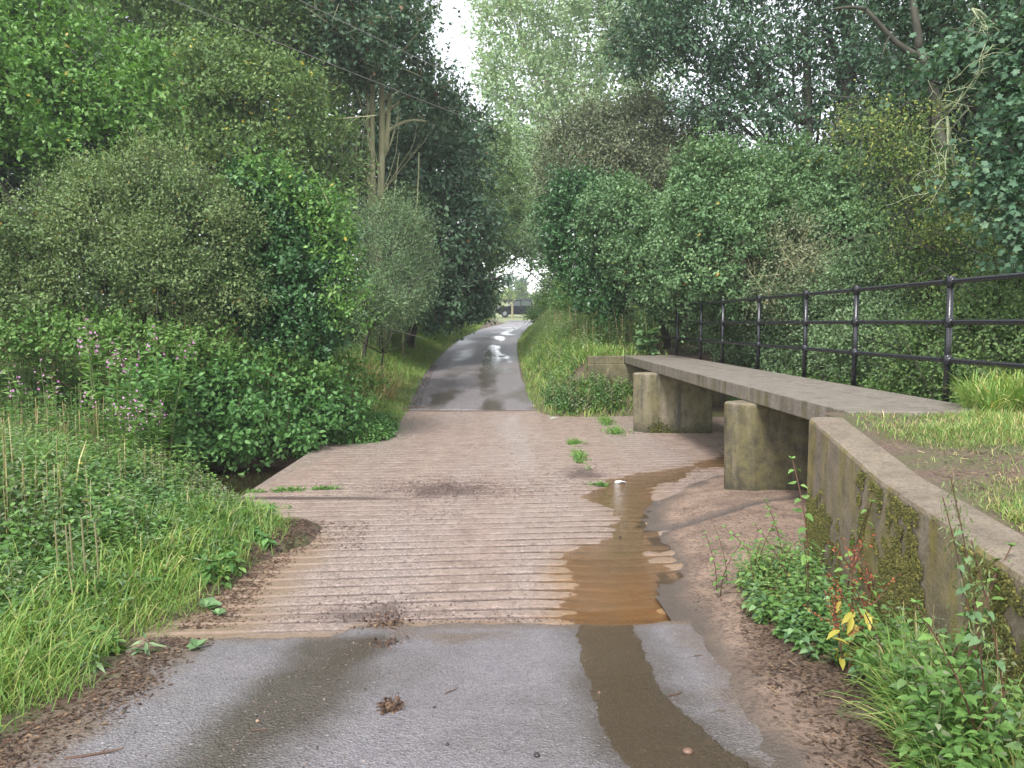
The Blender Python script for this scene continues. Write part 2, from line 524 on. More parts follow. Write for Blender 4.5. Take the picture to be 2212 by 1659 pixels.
# ------------------------------------------------------------------ terrain functions (metres; the ford is z = 0)
ZY = [-60, -5, 0, 2.8, 4.8, 6.5, 16.5, 17.4, 19.6, 23.4, 29, 33.6, 39, 46, 54, 60, 66, 80, 110, 160, 400, 1500]
ZZ = [3, .6, .42, .3, .08, 0, 0, .03, .17, .43, .70, .95, 1.27, 1.52, 1.76, 1.93, 2.05, 2.5, 3.6, 6.4, 16, 40]
def zr(y): return np.interp(y, ZY, ZZ)
LY = [0, 2.8, 4.6, 17.4, 19.6, 23.4, 26, 29, 33.6, 36, 39, 42.5, 46, 50, 54, 58, 62, 66]
LX = [-1.72, -1.72, -1.8, -2.22, -2.38, -2.54, -2.60, -2.62, -2.55, -2.44, -2.25, -2.05, -1.82, -1.4, -.9, -.5, -.2, 0]
RX = [1.2, 1.15, 1.2, .45, .33, .17, .13, .12, .15, .22, .38, .55, .8, 1.0, 1.3, 1.9, 3.0, 4.5]
def xl(y): return np.interp(y, LY, LX)
def xr(y): return np.interp(y, LY, RX)
SLAB = [(-1.82, 4.5), (-1.95, 5.5), (-2.0, 6.3), (-1.7, 6.9), (-1.75, 7.5), (-2.7, 7.75), (-3.05, 8.1), (-3.05, 12.35), (-2.9, 12.55), (-2.05, 13.1), (-2.15, 15), (-2.22, 17.5),
        (.35, 17.5), (.75, 16.5), (1.6, 16.3), (2.45, 16.5), (3.2, 16.3), (4.4, 16.3), (4.4, 4.4)]
SAND = [(.93, 1.0), (.93, 2.6), (.96, 3.5), (1.06, 4.9), (1.08, 5.5), (1.22, 6.2), (1.30, 6.9), (1.28, 7.6), (1.45, 8.2), (1.75, 9.0), (2.3, 9.8), (3.2, 10.6), (4.6, 11.0), (7, 10.6), (7, 1.0)]
WALL = [(2.27, 6.05, 1.23), (2.06, 4.43, 1.08), (1.93, 3.38, 1.05), (1.84, 2.7, 1.03), (1.7, 1.4, 1.0), (1.6, .2, .98), (1.5, -2, .98)]
WYs = [w[1] for w in WALL][::-1]
def wx(y): return np.interp(y, WYs, [w[0] for w in WALL][::-1])
def wz(y): return np.interp(y, WYs, [w[2] for w in WALL][::-1])

def H(x, y):
    x = np.asarray(x, float); y = np.asarray(y, float)
    base = zr(y)
    nz = n2(x, y, .8, 3) * .05 + n2(x, y, 4, 5) * .015
    L = xl(y) - x; Rr = x - xr(y)
    # left side
    rise = np.interp(y, [0, 7, 12.4, 16, 24, 60], [.10, .08, .3, .45, .8, .6])
    left = base + sstep(0.05, 2.2, L) * rise + nz * sstep(0, .5, L) + np.clip(L - 3, 0, 40) * .03
    # right side
    rr = np.interp(y, [0, 6.4, 17.6, 30, 50, 64], [.2, .2, 1.15, 1.0, .35, .1])
    right = base + sstep(.02, 1.5, Rr) * rr + nz * sstep(0, .5, Rr) + np.clip(Rr - 3, 0, 40) * .03
    h = np.where(L > 0, left, np.where(Rr > 0, right, base - .03))
    # far land beyond the junction
    far = y > 68.5
    h = np.where(far, base + nz * 2, h)
    cross = (y > 64.2) & (y <= 68.5)
    h = np.where(cross, base - .03, h)
    # ford zone
    d = sdist(x, y, SLAB)
    ford = (y > 4.3) & (y < 17.7)
    lip = -.14 + .22 * sstep(-.12, .22, d + n2(x, y, 3, 8) * .07) + nz
    side = np.where(x > 4.2, .0 + sstep(4.2, 7, x) * .6, np.where(x < 0, 0.02 + sstep(.2, 1.4, d) * np.interp(y, [4, 8, 12, 17], [.12, .06, .2, .4]), .02 + sstep(.1, 1.0, d) * .35))
    h = np.where(ford, np.where(d < 0, lip, np.maximum(lip, base * 0) * 0 + lip + side * sstep(0, .6, d)), h)
    # embankment behind the far abutment
    emb = sstep(1.35, 1.75, x) * (y > 17.5) * sstep(60, 24, y)
    h = np.maximum(h, np.where(emb > 0, emb * (1.17 + np.clip(x - 2, 0, 10) * .02 + nz * .6), -9))
    # low ground behind the footbridge
    # stream bed to the left
    yc = 10.1 + .08 * np.clip(-3 - x, 0, 30)
    ch = sstep(2.35, 1.2, np.abs(y - yc) + n2(x, y, 1.1, 12) * .35) * (x < -2.95)
    h = h - ch * 1.0
    return h

# ------------------------------------------------------------------ ground mesh
def grid_mesh(name, xs, ys, zf, keep=None, attrs=None, smooth=True):
    X, Y = np.meshgrid(xs, ys)
    Z = zf(X, Y)
    co = np.stack([X, Y, Z], -1).reshape(-1, 3)
    nx, ny = len(xs), len(ys)
    i = np.arange((nx - 1) * (ny - 1)); r = i // (nx - 1); c = i % (nx - 1)
    a = r * nx + c
    q = np.stack([a, a + 1, a + nx + 1, a + nx], -1)
    if keep is not None:
        K = keep(X, Y, Z).ravel()
        q = q[K[q].any(1)]
    used = np.zeros(len(co), bool); used[q.ravel()] = True
    remap = np.cumsum(used) - 1
    me = mesh_arrays(name, co[used], remap[q], np.full(len(q), 4), smooth)
    for an, fn in (attrs or {}).items():
        at_ = me.attributes.new(an, 'FLOAT', 'POINT')
        v = fn(X, Y).ravel()[used].astype(np.float32)
        at_.data.foreach_set('value', v)
    return me
def spaced(*segs):
    out = []
    for a, b, d in segs: out += list(np.arange(a, b - 1e-6, d))
    out.append(segs[-1][1]); return np.array(out)

t = NT('soil')
nz1 = t.noise(2.0, 4); nz2 = t.noise(40, 4, .7); nz3 = t.voro(70)
soil = t.mix(t.ramp(nz2, [(.3, 0), (.7, 1)]), (.06, .04, .028), (.18, .12, .085))
soil = t.mix(t.ramp(nz3, [(.1, 1), (.3, 0)]), soil, (.19, .12, .08))
green = t.mix(nz2, (.035, .06, .015), (.10, .13, .035))
field = t.mix(t.noise(.35, 4), (.15, .19, .08), (.25, .26, .13))
col = t.mix(t.ramp(nz1, [(.45, 0), (.6, .6)]), soil, green)
col = t.mix(t.attr('field'), col, field)
t.principled(col, .75, t.bump(nz2, .7, .03))
M['soil'] = t.m
gx = spaced((-900, -100, 100), (-100, -20, 8), (-20, -9, 1), (-9, 8, .14), (8, 24, 1), (24, 104, 8), (104, 900, 100))
gy = spaced((-60, -4, 4), (-4, 0, .5), (0, 18.5, .14), (18.5, 40, .5), (40, 90, 1.2), (90, 160, 5), (160, 1400, 80))
me = grid_mesh('ground', gx, gy, H, attrs={'field': lambda X, Y: ((Y > 60)) * 1.0})
tag(link('ground', me, M['soil']), kind='structure')

# ------------------------------------------------------------------ roads
def track(name_y):
    pass
t = NT('wet_asphalt')
fine = t.noise(160, 3, .7); mid = t.noise(9, 4, .6); big = t.noise(1.3, 3, .5, sc=(1, .35, 1))
agg = t.voro(190)
col = t.mix(t.ramp(fine, [(.35, 0), (.7, 1)]), (.165, .15, .157), (.33, .308, .325))
col = t.mix(t.ramp(mid, [(.35, 0), (.7, .5)]), col, (.17, .155, .17))
wet = t.attr('wet'); silt = t.attr('silt')
col = t.mix(wet, col, t.mix(fine, (.035, .026, .018), (.10, .078, .052)))
col = t.mix(silt, col, t.mix(t.noise(60, 3), (.10, .07, .05), (.24, .175, .13)))
ch, chd = t.chips(75, .78, 1.0); ch2, chd2 = t.chips(150, .75, 1.0)
col = t.mix(1.0, col, ch, 'MULTIPLY'); col = t.mix(1.0, col, ch2, 'MULTIPLY')
col = t.mix(t.ramp(t.noise(48, 2, .5), [(.66, 0), (.74, .5)]), col, (.5, .46, .46))
rough = t.mix(t.ramp(t.noise(3, 3), [(.35, 0), (.65, 1)]), .36, .55)
rough = t.mix(wet, rough, .24)
nrm = t.bump(t.noise(55, 4, .7), 1.0, .012); nrm = t.bump(chd, .8, .008, nrm)
t.principled(col, rough, nrm, spec=.6)
M['asphalt'] = t.m
def wetfn(X, Y):
    a = sstep(.42, .1, np.abs(X - np.interp(Y, [0, 2.6, 3.4, 4.8], [-1.2, -1.12, -1.03, -.95])) + n2(X, Y, 2.0, 21, 3) * .16)
    a = a * sstep(4.75, 4.4, Y + n2(X, Y, 3, 4) * .2)
    b = sstep(.22, -.04, STREAM(X, Y) + n2(X, Y, 5, 30, 3) * .12) * .55
    return np.clip(a * .85 + b + np.clip(n2(X, Y, 1.6, 41, 3) * .5, 0, .25), 0, 1)
def siltfn(X, Y):
    d = sdist(X, Y, SAND)
    s = sstep(.15, -.25, d + n2(X, Y, 5, 2) * .12)
    p = sstep(.35, .1, np.hypot((X + .35) / 1.3, (Y - 4.55) / .55) + n2(X, Y, 6, 7) * .18) * .8
    p = p + sstep(.16, .02, np.abs(Y - RE(X)) + n2(X, Y, 4, 66) * .08) * .7
    l = sstep(-.02, .25, xl(Y) + .12 - X + n2(X, Y, 5, 7) * .15)
    return np.clip(s + p + l, 0, 1)
def RE(X):
    X = np.asarray(X, float)
    return 4.84 + .04 * X - .24 * sstep(-.95, -1.1, X) + n2(X, X * 0, 3.5, 68, 3) * .06
def zroad(X, Y):
    st = STREAM(X, Y)
    re_ = RE(X) + n2(X, Y, 9, 67) * .03
    return zr(Y) - .05 * sstep(-.01, .05, Y - re_) + .004 + n2(X, Y, 1.2, 9) * .004 - .011 * sstep(.12, -.14, st)
SL = [(.60, 5.3, .22), (.56, 4.85, .16), (.545, 3.72, .155), (.6, 3.06, .17), (.79, 2.5, .2), (.85, 1.5, .25), (.9, 0, .25)]
def STREAM(X, Y): return pdist(X, Y, SL)
def roadz_keep(X, Y, Z): return (X > xl(Y) - .3) & (X < xr(Y) + .9 * (Y < 5) + .15)
me = grid_mesh('near_road', spaced((-2.4, 2.4, .05)), spaced((-4, 1.5, .3), (1.5, 4.4, .05), (4.4, 5.02, .02)), zroad, roadz_keep, {'wet': wetfn, 'silt': siltfn})
tag(link('near_road', me, M['asphalt']), kind='structure')

# lane beyond the ford
t = NT('wet_lane')
fine = t.noise(70, 3, .7); big = t.noise(1.1, 3, .5, sc=(1, .25, 1)); mid = t.noise(5, 4, .6, sc=(1, .4, 1))
col = t.mix(fine, (.15, .13, .135), (.28, .25, .26))
wet = t.attr('wet')
patch = t.noise(.9, 5, .65, sc=(1.2, .45, 1))
wetm = t.ramp(t.math('ADD', wet, t.math('MULTIPLY', t.math('SUBTRACT', patch, .5), 3.2)), [(.12, 0), (.6, 1)])
ch, chd = t.chips(40, .55, 1.0)
col = t.mix(1.0, col, ch, 'MULTIPLY')
col = t.mix(wetm, col, t.mix(mid, (.045, .035, .028), (.09, .07, .05)))
rough = t.mix(wetm, .5, t.mix(t.math('MULTIPLY', t.attr('shine'), t.ramp(t.noise(.8, 4, .6, sc=(1, .5, 1)), [(.36, 0), (.5, 1)])), .34, .1))
t.principled(col, rough, t.bump(t.mix(wetm, fine, .5), .5, .008), spec=.6)
M['lane'] = t.m
def lane_wet(X, Y):
    u = (X - xl(Y)) / (xr(Y) - xl(Y))
    tr = sstep(.17, .03, np.abs(u - np.interp(Y, [17, 22, 32, 60], [.22, .26, .3, .3]))) * sstep(50, 20, Y) * .75 + sstep(.15, .03, np.abs(u - .68)) * .8
    return np.clip(tr * .85 + n2(X, Y * .4, 1.1, 17, 3) * .3, 0, 1)
def lane_shine(X, Y):
    u = (X - xl(Y)) / (xr(Y) - xl(Y))
    return sstep(.3, .1, np.abs(u - np.interp(Y, [30, 60], [.72, .5]))) * sstep(22, 30, Y) + sstep(40, 46, Y) * sstep(.15, .05, np.abs(u - .3))
lx = np.linspace(0, 1, 65); ly = spaced((17.22, 17.7, .03), (17.7, 30, .2), (30, 66.5, .5))
U, Yg = np.meshgrid(lx, ly)
Xg = xl(Yg) - .12 + U * (xr(Yg) - xl(Yg) + .24)
wob = n2(Xg, Yg, 1.5, 77) * .05
Xg = Xg + wob * (np.abs(U - .5) > .45)
Zg = zr(Yg) + .006 + .02 * (1 - (2 * U - 1) ** 2) - .012 * lane_wet(Xg, Yg)
Zg = Zg - .06 * sstep(.0, -.06, Yg - (17.42 + n2(Xg, Yg * 0, 2.2, 201, 3) * .10 + n2(Xg, Yg, 14, 202) * .03))
nx, ny = len(lx), len(ly)
i = np.arange((nx - 1) * (ny - 1)); r_ = i // (nx - 1); c_ = i % (nx - 1); a_ = r_ * nx + c_
q = np.stack([a_, a_ + 1, a_ + nx + 1, a_ + nx], -1)
me = mesh_arrays('far_lane', np.stack([Xg, Yg, Zg], -1).reshape(-1, 3), q, np.full(len(q), 4), True)
w_ = me.attributes.new('wet', 'FLOAT', 'POINT'); w_.data.foreach_set('value', lane_wet(Xg, Yg).ravel().astype(np.float32))
w_ = me.attributes.new('shine', 'FLOAT', 'POINT'); w_.data.foreach_set('value', lane_shine(Xg, Yg).ravel().astype(np.float32))
tag(link('far_lane', me, M['lane']), kind='structure')
me = grid_mesh('junction_road', spaced((-14, 30, .5)), spaced((64.3, 68.1, .4)), lambda X, Y: zr(Y) + .03 + n2(X, Y, 1, 2) * .01,
               attrs={'wet': lambda X, Y: np.full(X.shape, .3)})
tag(link('junction_road', me, M['lane']), kind='structure')

# ------------------------------------------------------------------ the grooved concrete ford
CH = [(4.4, 12.2, .5), (3.6, 11.8, .35), (3.0, 11.3, .16), (2.2, 10.4, .18), (1.55, 9.6, .3), (1.35, 8.9, .35), (1.25, 8.0, .22), (1.2, 7.4, .16), (1.12, 6.9, .28), (.9, 6.4, .4), (.85, 5.9, .4), (.7, 5.5, .38), (.68, 5.15, .36), (.62, 4.9, .24)]
GP = .205
def groove(X, Y):
    wv = n2(X, Y, .3, 50, 2) * .03 + n2(X, Y, 5, 51, 2) * .004
    # grooves run nearly square to the lane; a smooth joint strip every so often
    ph = (Y - .095 * X + wv) / GP
    f = np.abs(ph - np.floor(ph) - .5) * 2 * GP * .5      # 0 at groove centre
    wn_ = np.interp(Y, [5, 9, 12], [.030, .026, .024]) + n2(X, Y, 4.0, 52, 2) * .010
    g = sstep(wn_, wn_ * .45, f)
    fade = sstep(-3.0, -2.5, X) * sstep(.03, .12, np.abs(Y - .07 * X - 8.78)) * sstep(17.3, 17.1, Y) * sstep(.04, .14, np.abs(Y - 12.5))
    fade = fade * np.clip(.95 + n2(X, Y, .9, 53) * .5, .35, 1.1)
    return g * fade
def zslab(X, Y):
    d = pdist(X, Y, CH)
    dep = sstep(.26, -.34, d + n2(X, Y, 1.7, 63, 3) * .3 + n2(X, Y * 1.4, 8, 64, 2) * .09)
    z = .004 + n2(X, Y, .5, 60) * .006 + n2(X, Y, 14, 61) * .0012 - dep * .026
    z = z - groove(X, Y) * .017
    z = z + np.interp(Y, [4.3, 4.8, 5.2, 6.5], [.128, .074, .033, 0]) * (1 - dep * .5 * sstep(4.7, 5.1, Y))
    # the far half is a separate, slightly lower pour
    z = z - .003 * sstep(.02, -.02, 8.78 + .07 * X - Y)
    z = z + np.interp(Y, [16.4, 17.5], [0, .035])
    z = z - .035 * sstep(RE(X) - .08, RE(X) - .2, Y)
    return z
def siltslab(X, Y):
    d = pdist(X, Y, CH)
    a = sstep(.35, -.2, d + n2(X, Y, 2, 70, 3) * .4) * sstep(7.6, 6.0, Y) * .9
    a = np.maximum(a, sstep(.3, -.1, d) * .35)
    sm = sstep(.14, .02, np.abs(Y - RE(X)) + n2(X, Y, 4, 69) * .07) * .8
    a = np.maximum(a, sm)
    b = sstep(.45, .1, np.hypot((X + 2.3) / 1.1, (Y - 7.3) / .7) + n2(X, Y, 4, 71) * .15)
    c = sstep(.35, -.05, X + 1.75 + n2(X, Y, 3, 72) * .12) * sstep(7.4, 7.0, Y) * .8
    return np.clip(np.maximum(np.maximum(a, b * .9), c), 0, 1)
def dirtslab(X, Y):
    g = groove(X, Y)
    a = sstep(.55, .1, np.hypot((X + .75) / 1.5, (Y - 9.2) / 1.0) + n2(X, Y, 5, 73) * .22)
    b = sstep(.5, .1, np.hypot((X + .9) / .9, (Y - 5.1) / .6) + n2(X, Y, 6, 74) * .25)
    g = np.minimum(1, g * 1.25)
    c = sstep(.5, .1, np.hypot((X - .9) / .7, (Y - 10.3) / 1.4) + n2(X, Y, 4, 75) * .2) * .7
    e2 = sstep(.2, .02, np.abs(Y - 17.35 + n2(X, Y, 2, 79, 2) * .12)) * .7
    e = e2 + sstep(.12, .02, np.abs(Y - 8.75 + n2(X, Y, 2, 76) * .05)) * sstep(-.9, -1.6, X) * .9
    return np.clip(np.maximum.reduce([g * .95, a * .8, b * .75, c, e]), 0, 1)
t = NT('ribbed_concrete')
fine = t.noise(90, 4, .7); mid = t.noise(4, 4, .6); agg = t.voro(110); tr = t.noise(1.0, 3, .5, sc=(1, .12, 1))
col = t.mix(t.ramp(mid, [(.3, 0), (.7, 1)]), (.27, .19, .155), (.41, .31, .26))
col = t.mix(t.ramp(tr, [(.45, 0), (.62, .6)]), col, (.42, .345, .31))
col = t.mix(t.ramp(fine, [(.35, .5), (.55, 0)]), col, (.11, .08, .07))
col = t.mix(t.ramp(agg, [(.1, .8), (.2, 0)]), col, (.5, .42, .38))
ch, chd = t.chips(60, .68, 1.0); ch2, _ = t.chips(28, .85, 1.0)
col = t.mix(1.0, col, ch, 'MULTIPLY'); col = t.mix(1.0, col, ch2, 'MULTIPLY')
col = t.mix(t.ramp(t.noise(40, 2, .5), [(.64, 0), (.72, .6)]), col, (.62, .52, .47))
dirt = t.attr('dirt'); silt = t.attr('silt')
col = t.mix(dirt, col, t.mix(fine, (.018, .012, .010), (.065, .042, .034)))
siltc = t.mix(t.attr('rust'), t.mix(t.noise(30, 3), (.19, .13, .085), (.29, .205, .14)), t.mix(t.noise(30, 3), (.24, .125, .04), (.38, .22, .09)))
col = t.mix(silt, col, siltc)
rough = t.mix(t.ramp(tr, [(.4, 0), (.6, 1)]), .45, .2)
rough = t.mix(dirt, rough, .8)
t.principled(col, rough, t.bump(t.noise(45, 5, .75), .8, .010), spec=.5)
M['slab'] = t.m
me = grid_mesh('ford', spaced((-3.05, 4.5, .035)), spaced((4.35, 9.2, .012), (9.2, 17.66, .016)), zslab, lambda X, Y, Z: (sdist(X, Y, SLAB) < .35) & (X > -3.051) & (Y < 17.65),
               {'silt': siltslab, 'dirt': dirtslab, 'rust': lambda X, Y: sstep(-.6, .2, X) * sstep(7.6, 5.6, Y) * np.clip(.55 + n2(X, Y, 2.2, 140, 3) * 1.1, 0, 1)}, smooth=False)
ford = link('ford', me, M['slab']); tag(ford, kind='structure')
mb = MB()
mb.box(-3.045, -2.6, 7.95, 12.5, -.9, -.03)
mb.build('ford_edge', M['slab']); tag(bpy.data.objects['ford_edge'], kind='structure')

# ------------------------------------------------------------------ sand
def zsand(X, Y):
    d = -sdist(X, Y, SAND) + n2(X, Y, 3, 85, 3) * .08
    hgt = .0 + np.interp(Y, [1, 2.8, 4.8, 6], [.36, .3, .085, .0])
    r = sstep(-.05, 1.2, d) * np.interp(Y, [2, 5, 7, 10], [.06, .13, .14, .06])
    gul = sstep(.13, .02, np.abs(Y - (7.35 + .55 * (X - 1.4) ** .9 if False else Y * 0 + 7.3 + .62 * np.clip(X - 1.35, 0, 3)) + n2(X, Y, 2, 33) * .1)) * .022
    return hgt + r - .012 + sstep(0, .15, d) * .015 + n2(X, Y, 2.2, 80, 3) * .02 + n2(X, Y, 11, 81) * .005 - gul
t = NT('wet_sand')
fine = t.noise(120, 4, .7); mid = t.noise(3, 5, .65)
col = t.mix(t.ramp(mid, [(.35, 0), (.65, 1)]), (.20, .135, .10), (.38, .265, .195))
col = t.mix(t.ramp(fine, [(.3, .55), (.5, 0)]), col, (.07, .045, .032))
col = t.mix(t.attr('litter'), col, t.mix(t.noise(60, 4), (.06, .035, .024), (.2, .13, .085)))
ch, chd = t.chips(50, .55, 1.0)
col = t.mix(1.0, col, ch, 'MULTIPLY')
wet = t.attr('wet')
col = t.mix(wet, col, t.mix(fine, (.08, .062, .052), (.17, .135, .115)))
t.principled(col, t.mix(wet, .7, .28), t.bump(t.noise(38, 5, .75), 1.0, .025), spec=.5)
M['sand'] = t.m
def sand_wet(X, Y):
    d = -sdist(X, Y, SAND)
    g = sstep(.16, .03, np.abs(Y - (7.3 + .62 * np.clip(X - 1.35, 0, 3)) + n2(X, Y, 2, 33) * .1))
    return np.clip(sstep(.28, .02, d + n2(X, Y, 4, 83) * .08) + g, 0, 1)
def sand_litter(X, Y):
    return np.clip(sstep(.9, 1.5, X + n2(X, Y, 2.5, 84) * .35 + np.interp(Y, [2, 4, 5.2, 7], [.1, -.05, -.45, -2])) , 0, 1)
me = grid_mesh('sand_bank', spaced((.85, 4.6, .04)), spaced((.8, 11, .04)), zsand,
               lambda X, Y, Z: (sdist(X, Y, SAND) < .03) & ((X < wx(Y) + .12) | (Y > 6.3)), {'wet': sand_wet, 'litter': sand_litter})
tag(link('sand_bank', me, M['sand']), kind='structure')

# ------------------------------------------------------------------ water
def watermat(name, tint, op, rough=.03, scale=14, strength=.25, ripples=(1, 1, 1), depth=False, fac=.35):
    t = NT(name)
    n_ = t.noise(scale, 3, .6, sc=ripples)
    nr = t.bump(n_, strength, .02)
    g = t.n('ShaderNodeBsdfGlossy'); g.inputs['Roughness'].default_value = rough; t.l(nr, g.inputs['Normal'])
    tr = t.n('ShaderNodeBsdfTransparent'); tr.inputs[0].default_value = (*tint, 1)
    df = t.n('ShaderNodeBsdfDiffuse'); df.inputs[0].default_value = (*op, 1)
    m1 = t.n('ShaderNodeMixShader'); m1.inputs[0].default_value = fac
    if depth: t.l(t.ramp(t.attr('depth'), [(0, 0), (.3, .04), (1, .2)]), m1.inputs[0])
    t.l(tr.outputs[0], m1.inputs[1]); t.l(df.outputs[0], m1.inputs[2])
    fr = t.n('ShaderNodeFresnel'); fr.inputs['IOR'].default_value = 1.33; t.l(nr, fr.inputs['Normal'])
    m2 = t.n('ShaderNodeMixShader'); t.l(fr.outputs[0], m2.inputs[0]); t.l(m1.outputs[0], m2.inputs[1]); t.l(g.outputs[0], m2.inputs[2])
    t.l(m2.outputs[0], t.out.inputs[0]); return t.m
M['puddle'] = watermat('puddle_water', (.93, .83, .66), (.2, .14, .08), .06, 34, .9, (1, 1.6, 1), True)
M['streamw'] = watermat('stream_water', (.5, .42, .28), (.06, .05, .025), .03, 6, .12)
WZ = -.0085
def pudkeep(X, Y, Z):
    return (pdist(X, Y, CH) < .85 + n2(X, Y, 1.5, 90) * .3) & (Z > zslab(X, Y) - .03) 
def zpud(X, Y): return WZ + np.interp(Y, [4.75, 5.2, 6.5], [.079, .026, 0]) + 0 * X
me = grid_mesh('puddle', spaced((-1.2, 4.4, .03)), spaced((4.82, 12.4, .03)), zpud, pudkeep, {'depth': lambda X, Y: np.clip((zpud(X, Y) - zslab(X, Y)) / .03, 0, 1)})
tag(link('puddle', me, M['puddle']), kind='structure')
me = grid_mesh('road_stream', spaced((.1, 1.4, .025)), spaced((1.2, 4.83, .03)), lambda X, Y: zr(Y) + .0015 + n2(X, Y, 9, 91) * .001 + sstep(4.5, 5.0, Y) * -.004 - .03 * sstep(.0, .12, STREAM(X, Y) + n2(X, Y, 2.2, 92, 2) * .07 + n2(X, Y, 16, 93, 2) * .035),
               lambda X, Y, Z: (STREAM(X, Y) < .2))
M['roadstream'] = watermat('road_stream_water', (.9, .83, .7), (.2, .155, .095), .08, 40, 1.0, (1, .7, 1), fac=.14)
tag(link('road_stream', me, M['roadstream']), kind='structure')
me = grid_mesh('stream_pool', spaced((-12, -3.05, .4)), spaced((7.2, 13.2, .4)), lambda X, Y: np.full(X.shape, -.27))
tag(link('stream_pool', me, M['streamw']), kind='structure')

# ------------------------------------------------------------------ concrete
def concrete(name, c1, c2, algae=.5, algc=(.13, .115, .04), algc2=(.05, .048, .03), zscale=.28, top=1.0, seed=0.0, mossy=0.0):
    t = NT(name)
    mp = t.n('ShaderNodeMapping'); mp.inputs['Location'].default_value = (seed, seed * 2, 0); t.l(t.tc.outputs['Object'], mp.inputs[0])
    v = mp.outputs[0]
    fine = t.noise(110, 4, .7); mid = t.noise(5, 5, .65, vec=v); streak = t.noise(3.2, 5, .6, vec=v, sc=(1.6, 1.6, zscale)); spots = t.noise(26, 3, .6, vec=v)
    col = t.mix(t.ramp(mid, [(.3, 0), (.7, 1)]), c1, c2)
    col = t.mix(t.ramp(fine, [(.35, .4), (.55, 0)]), col, tuple(x * .5 for x in c1))
    ch, chd = t.chips(70, .7, 1.0); col = t.mix(1.0, col, ch, 'MULTIPLY')
    pits = t.ramp(t.noise(30, 3, .6), [(.30, 1), (.36, 0)]); col = t.mix(t.math('MULTIPLY', pits, .6), col, (.05, .042, .032))
    sep = t.n('ShaderNodeSeparateXYZ'); t.l(t.tc.outputs['Object'], sep.inputs[0])
    g = t.n('ShaderNodeNewGeometry'); sn = t.n('ShaderNodeSeparateXYZ'); t.l(g.outputs['Normal'], sn.inputs[0])
    vert = t.ramp(t.math('ABSOLUTE', sn.outputs[2]), [(.4, 1), (.75, .12)])
    am = t.math('MULTIPLY', t.ramp(streak, [(.5 - .25 * algae, 0), (.72 - .25 * algae, 1)]), vert)
    col = t.mix(t.math('MULTIPLY', am, .85), col, t.mix(t.ramp(t.math('ADD', t.math('MULTIPLY', mid, .6), t.math('MULTIPLY', t.noise(14, 6, .75, vec=v), .4)), [(.42, 0), (.58, 1)]), algc2, algc))
    dk = t.math('MULTIPLY', t.ramp(t.noise(2.3, 4, .6, vec=v, sc=(3.0, 3.0, .35)), [(.58, 0), (.68, 1)]), vert)
    col = t.mix(t.math('MULTIPLY', dk, .8 * algae + .1), col, (.035, .033, .028))
    low = t.ramp(t.math('ADD', sep.outputs[2], t.math('MULTIPLY', t.math('SUBTRACT', spots, .5), .35)), [(.05, 1), (.2, 0)])
    col = t.mix(t.math('MULTIPLY', low, .75 * min(1, algae * 1.5)), col, (.04, .038, .025))
    t.principled(col, .62, t.bump(t.noise(60, 4, .7), .7, .01, t.bump(mid, .35, .03)), spec=.4)
    return t.m
M['conc_deck'] = concrete('concrete_deck', (.17, .145, .12), (.27, .235, .20), .3)
M['conc_pier'] = concrete('concrete_pier', (.19, .16, .11), (.31, .265, .19), .75, (.15, .13, .055), (.075, .068, .035))
M['conc_pier2'] = concrete('concrete_pier_green', (.17, .14, .095), (.27, .225, .155), .9, (.125, .108, .04), (.045, .04, .025), seed=5.3)
M['conc_wall'] = concrete('concrete_wall', (.17, .135, .10), (.27, .22, .17), .45, (.21, .17, .04), (.09, .075, .03), seed=2.1)

# footbridge
def dl(y): return 2.73 - (y - 6.6) * .0229
def dr(y): return 4.0 - (y - 6.6) * .0349
fb = empty('footbridge', (3.3, 6.5, 0), 'narrow concrete footbridge on two mossy piers with black tubular railing beside the ford', 'footbridge')
def rel(mb_, root):
    o = np.array(root.location)
    mb_.v = [tuple(np.array(p) - o) for p in mb_.v]; return mb_
ys = [6.42, 8.97, 14.23, 17.62]
for a, b in zip(ys[:-1], ys[1:]):
    a2, b2 = a + .005, b - .005
    for k in (0, 1):
        def X_(y, f): return dl(y) + (dr(y) - dl(y)) * f
        f0, f1 = ((0, .595), (.605, .985))[k]
        mb = MB()
        z0, z1 = 1.06, 1.23 + (.004 if k else 0)
        v = [(X_(a2, f0), a2), (X_(a2, f1), a2), (X_(b2, f1), b2), (X_(b2, f0), b2)]
        mb.prism(v, 2, z0, z1)
        rel(mb, fb).build('deck_slab', M['conc_deck'], fb, bevel=.012)
for (pts, m) in (([(2.42, 8.97), (2.67, 8.72), (3.85, 8.72), (3.85, 9.24), (2.67, 9.24), (2.42, 9.07)], 'conc_pier2'),
                 ([(2.17, 14.2), (2.43, 14.0), (3.55, 14.0), (3.55, 14.5), (2.43, 14.5), (2.17, 14.3)], 'conc_pier')):
    mb = MB(); mb.prism(pts, 2, -.4, 1.057)
    mb.v = [(p[0] + (.03 if p[2] < 0 else 0), p[1], p[2]) if p[0] < 2.5 else p for p in mb.v]
    rel(mb, fb).build('pier', M[m], fb, bevel=.035)
t = NT('black_paint'); t.principled((.012, .012, .016), t.mix(t.noise(30, 3), .18, .4), t.bump(t.noise(90, 2), .25, .003), spec=.6); M['black'] = t.m
PY = [20.7, 17.62, 15.7, 14.27, 12.4, 10.6, 9.17, 7.33, 5.5, 3.7, 1.9, .2]
RZ = [2.325, 1.955, 1.605]
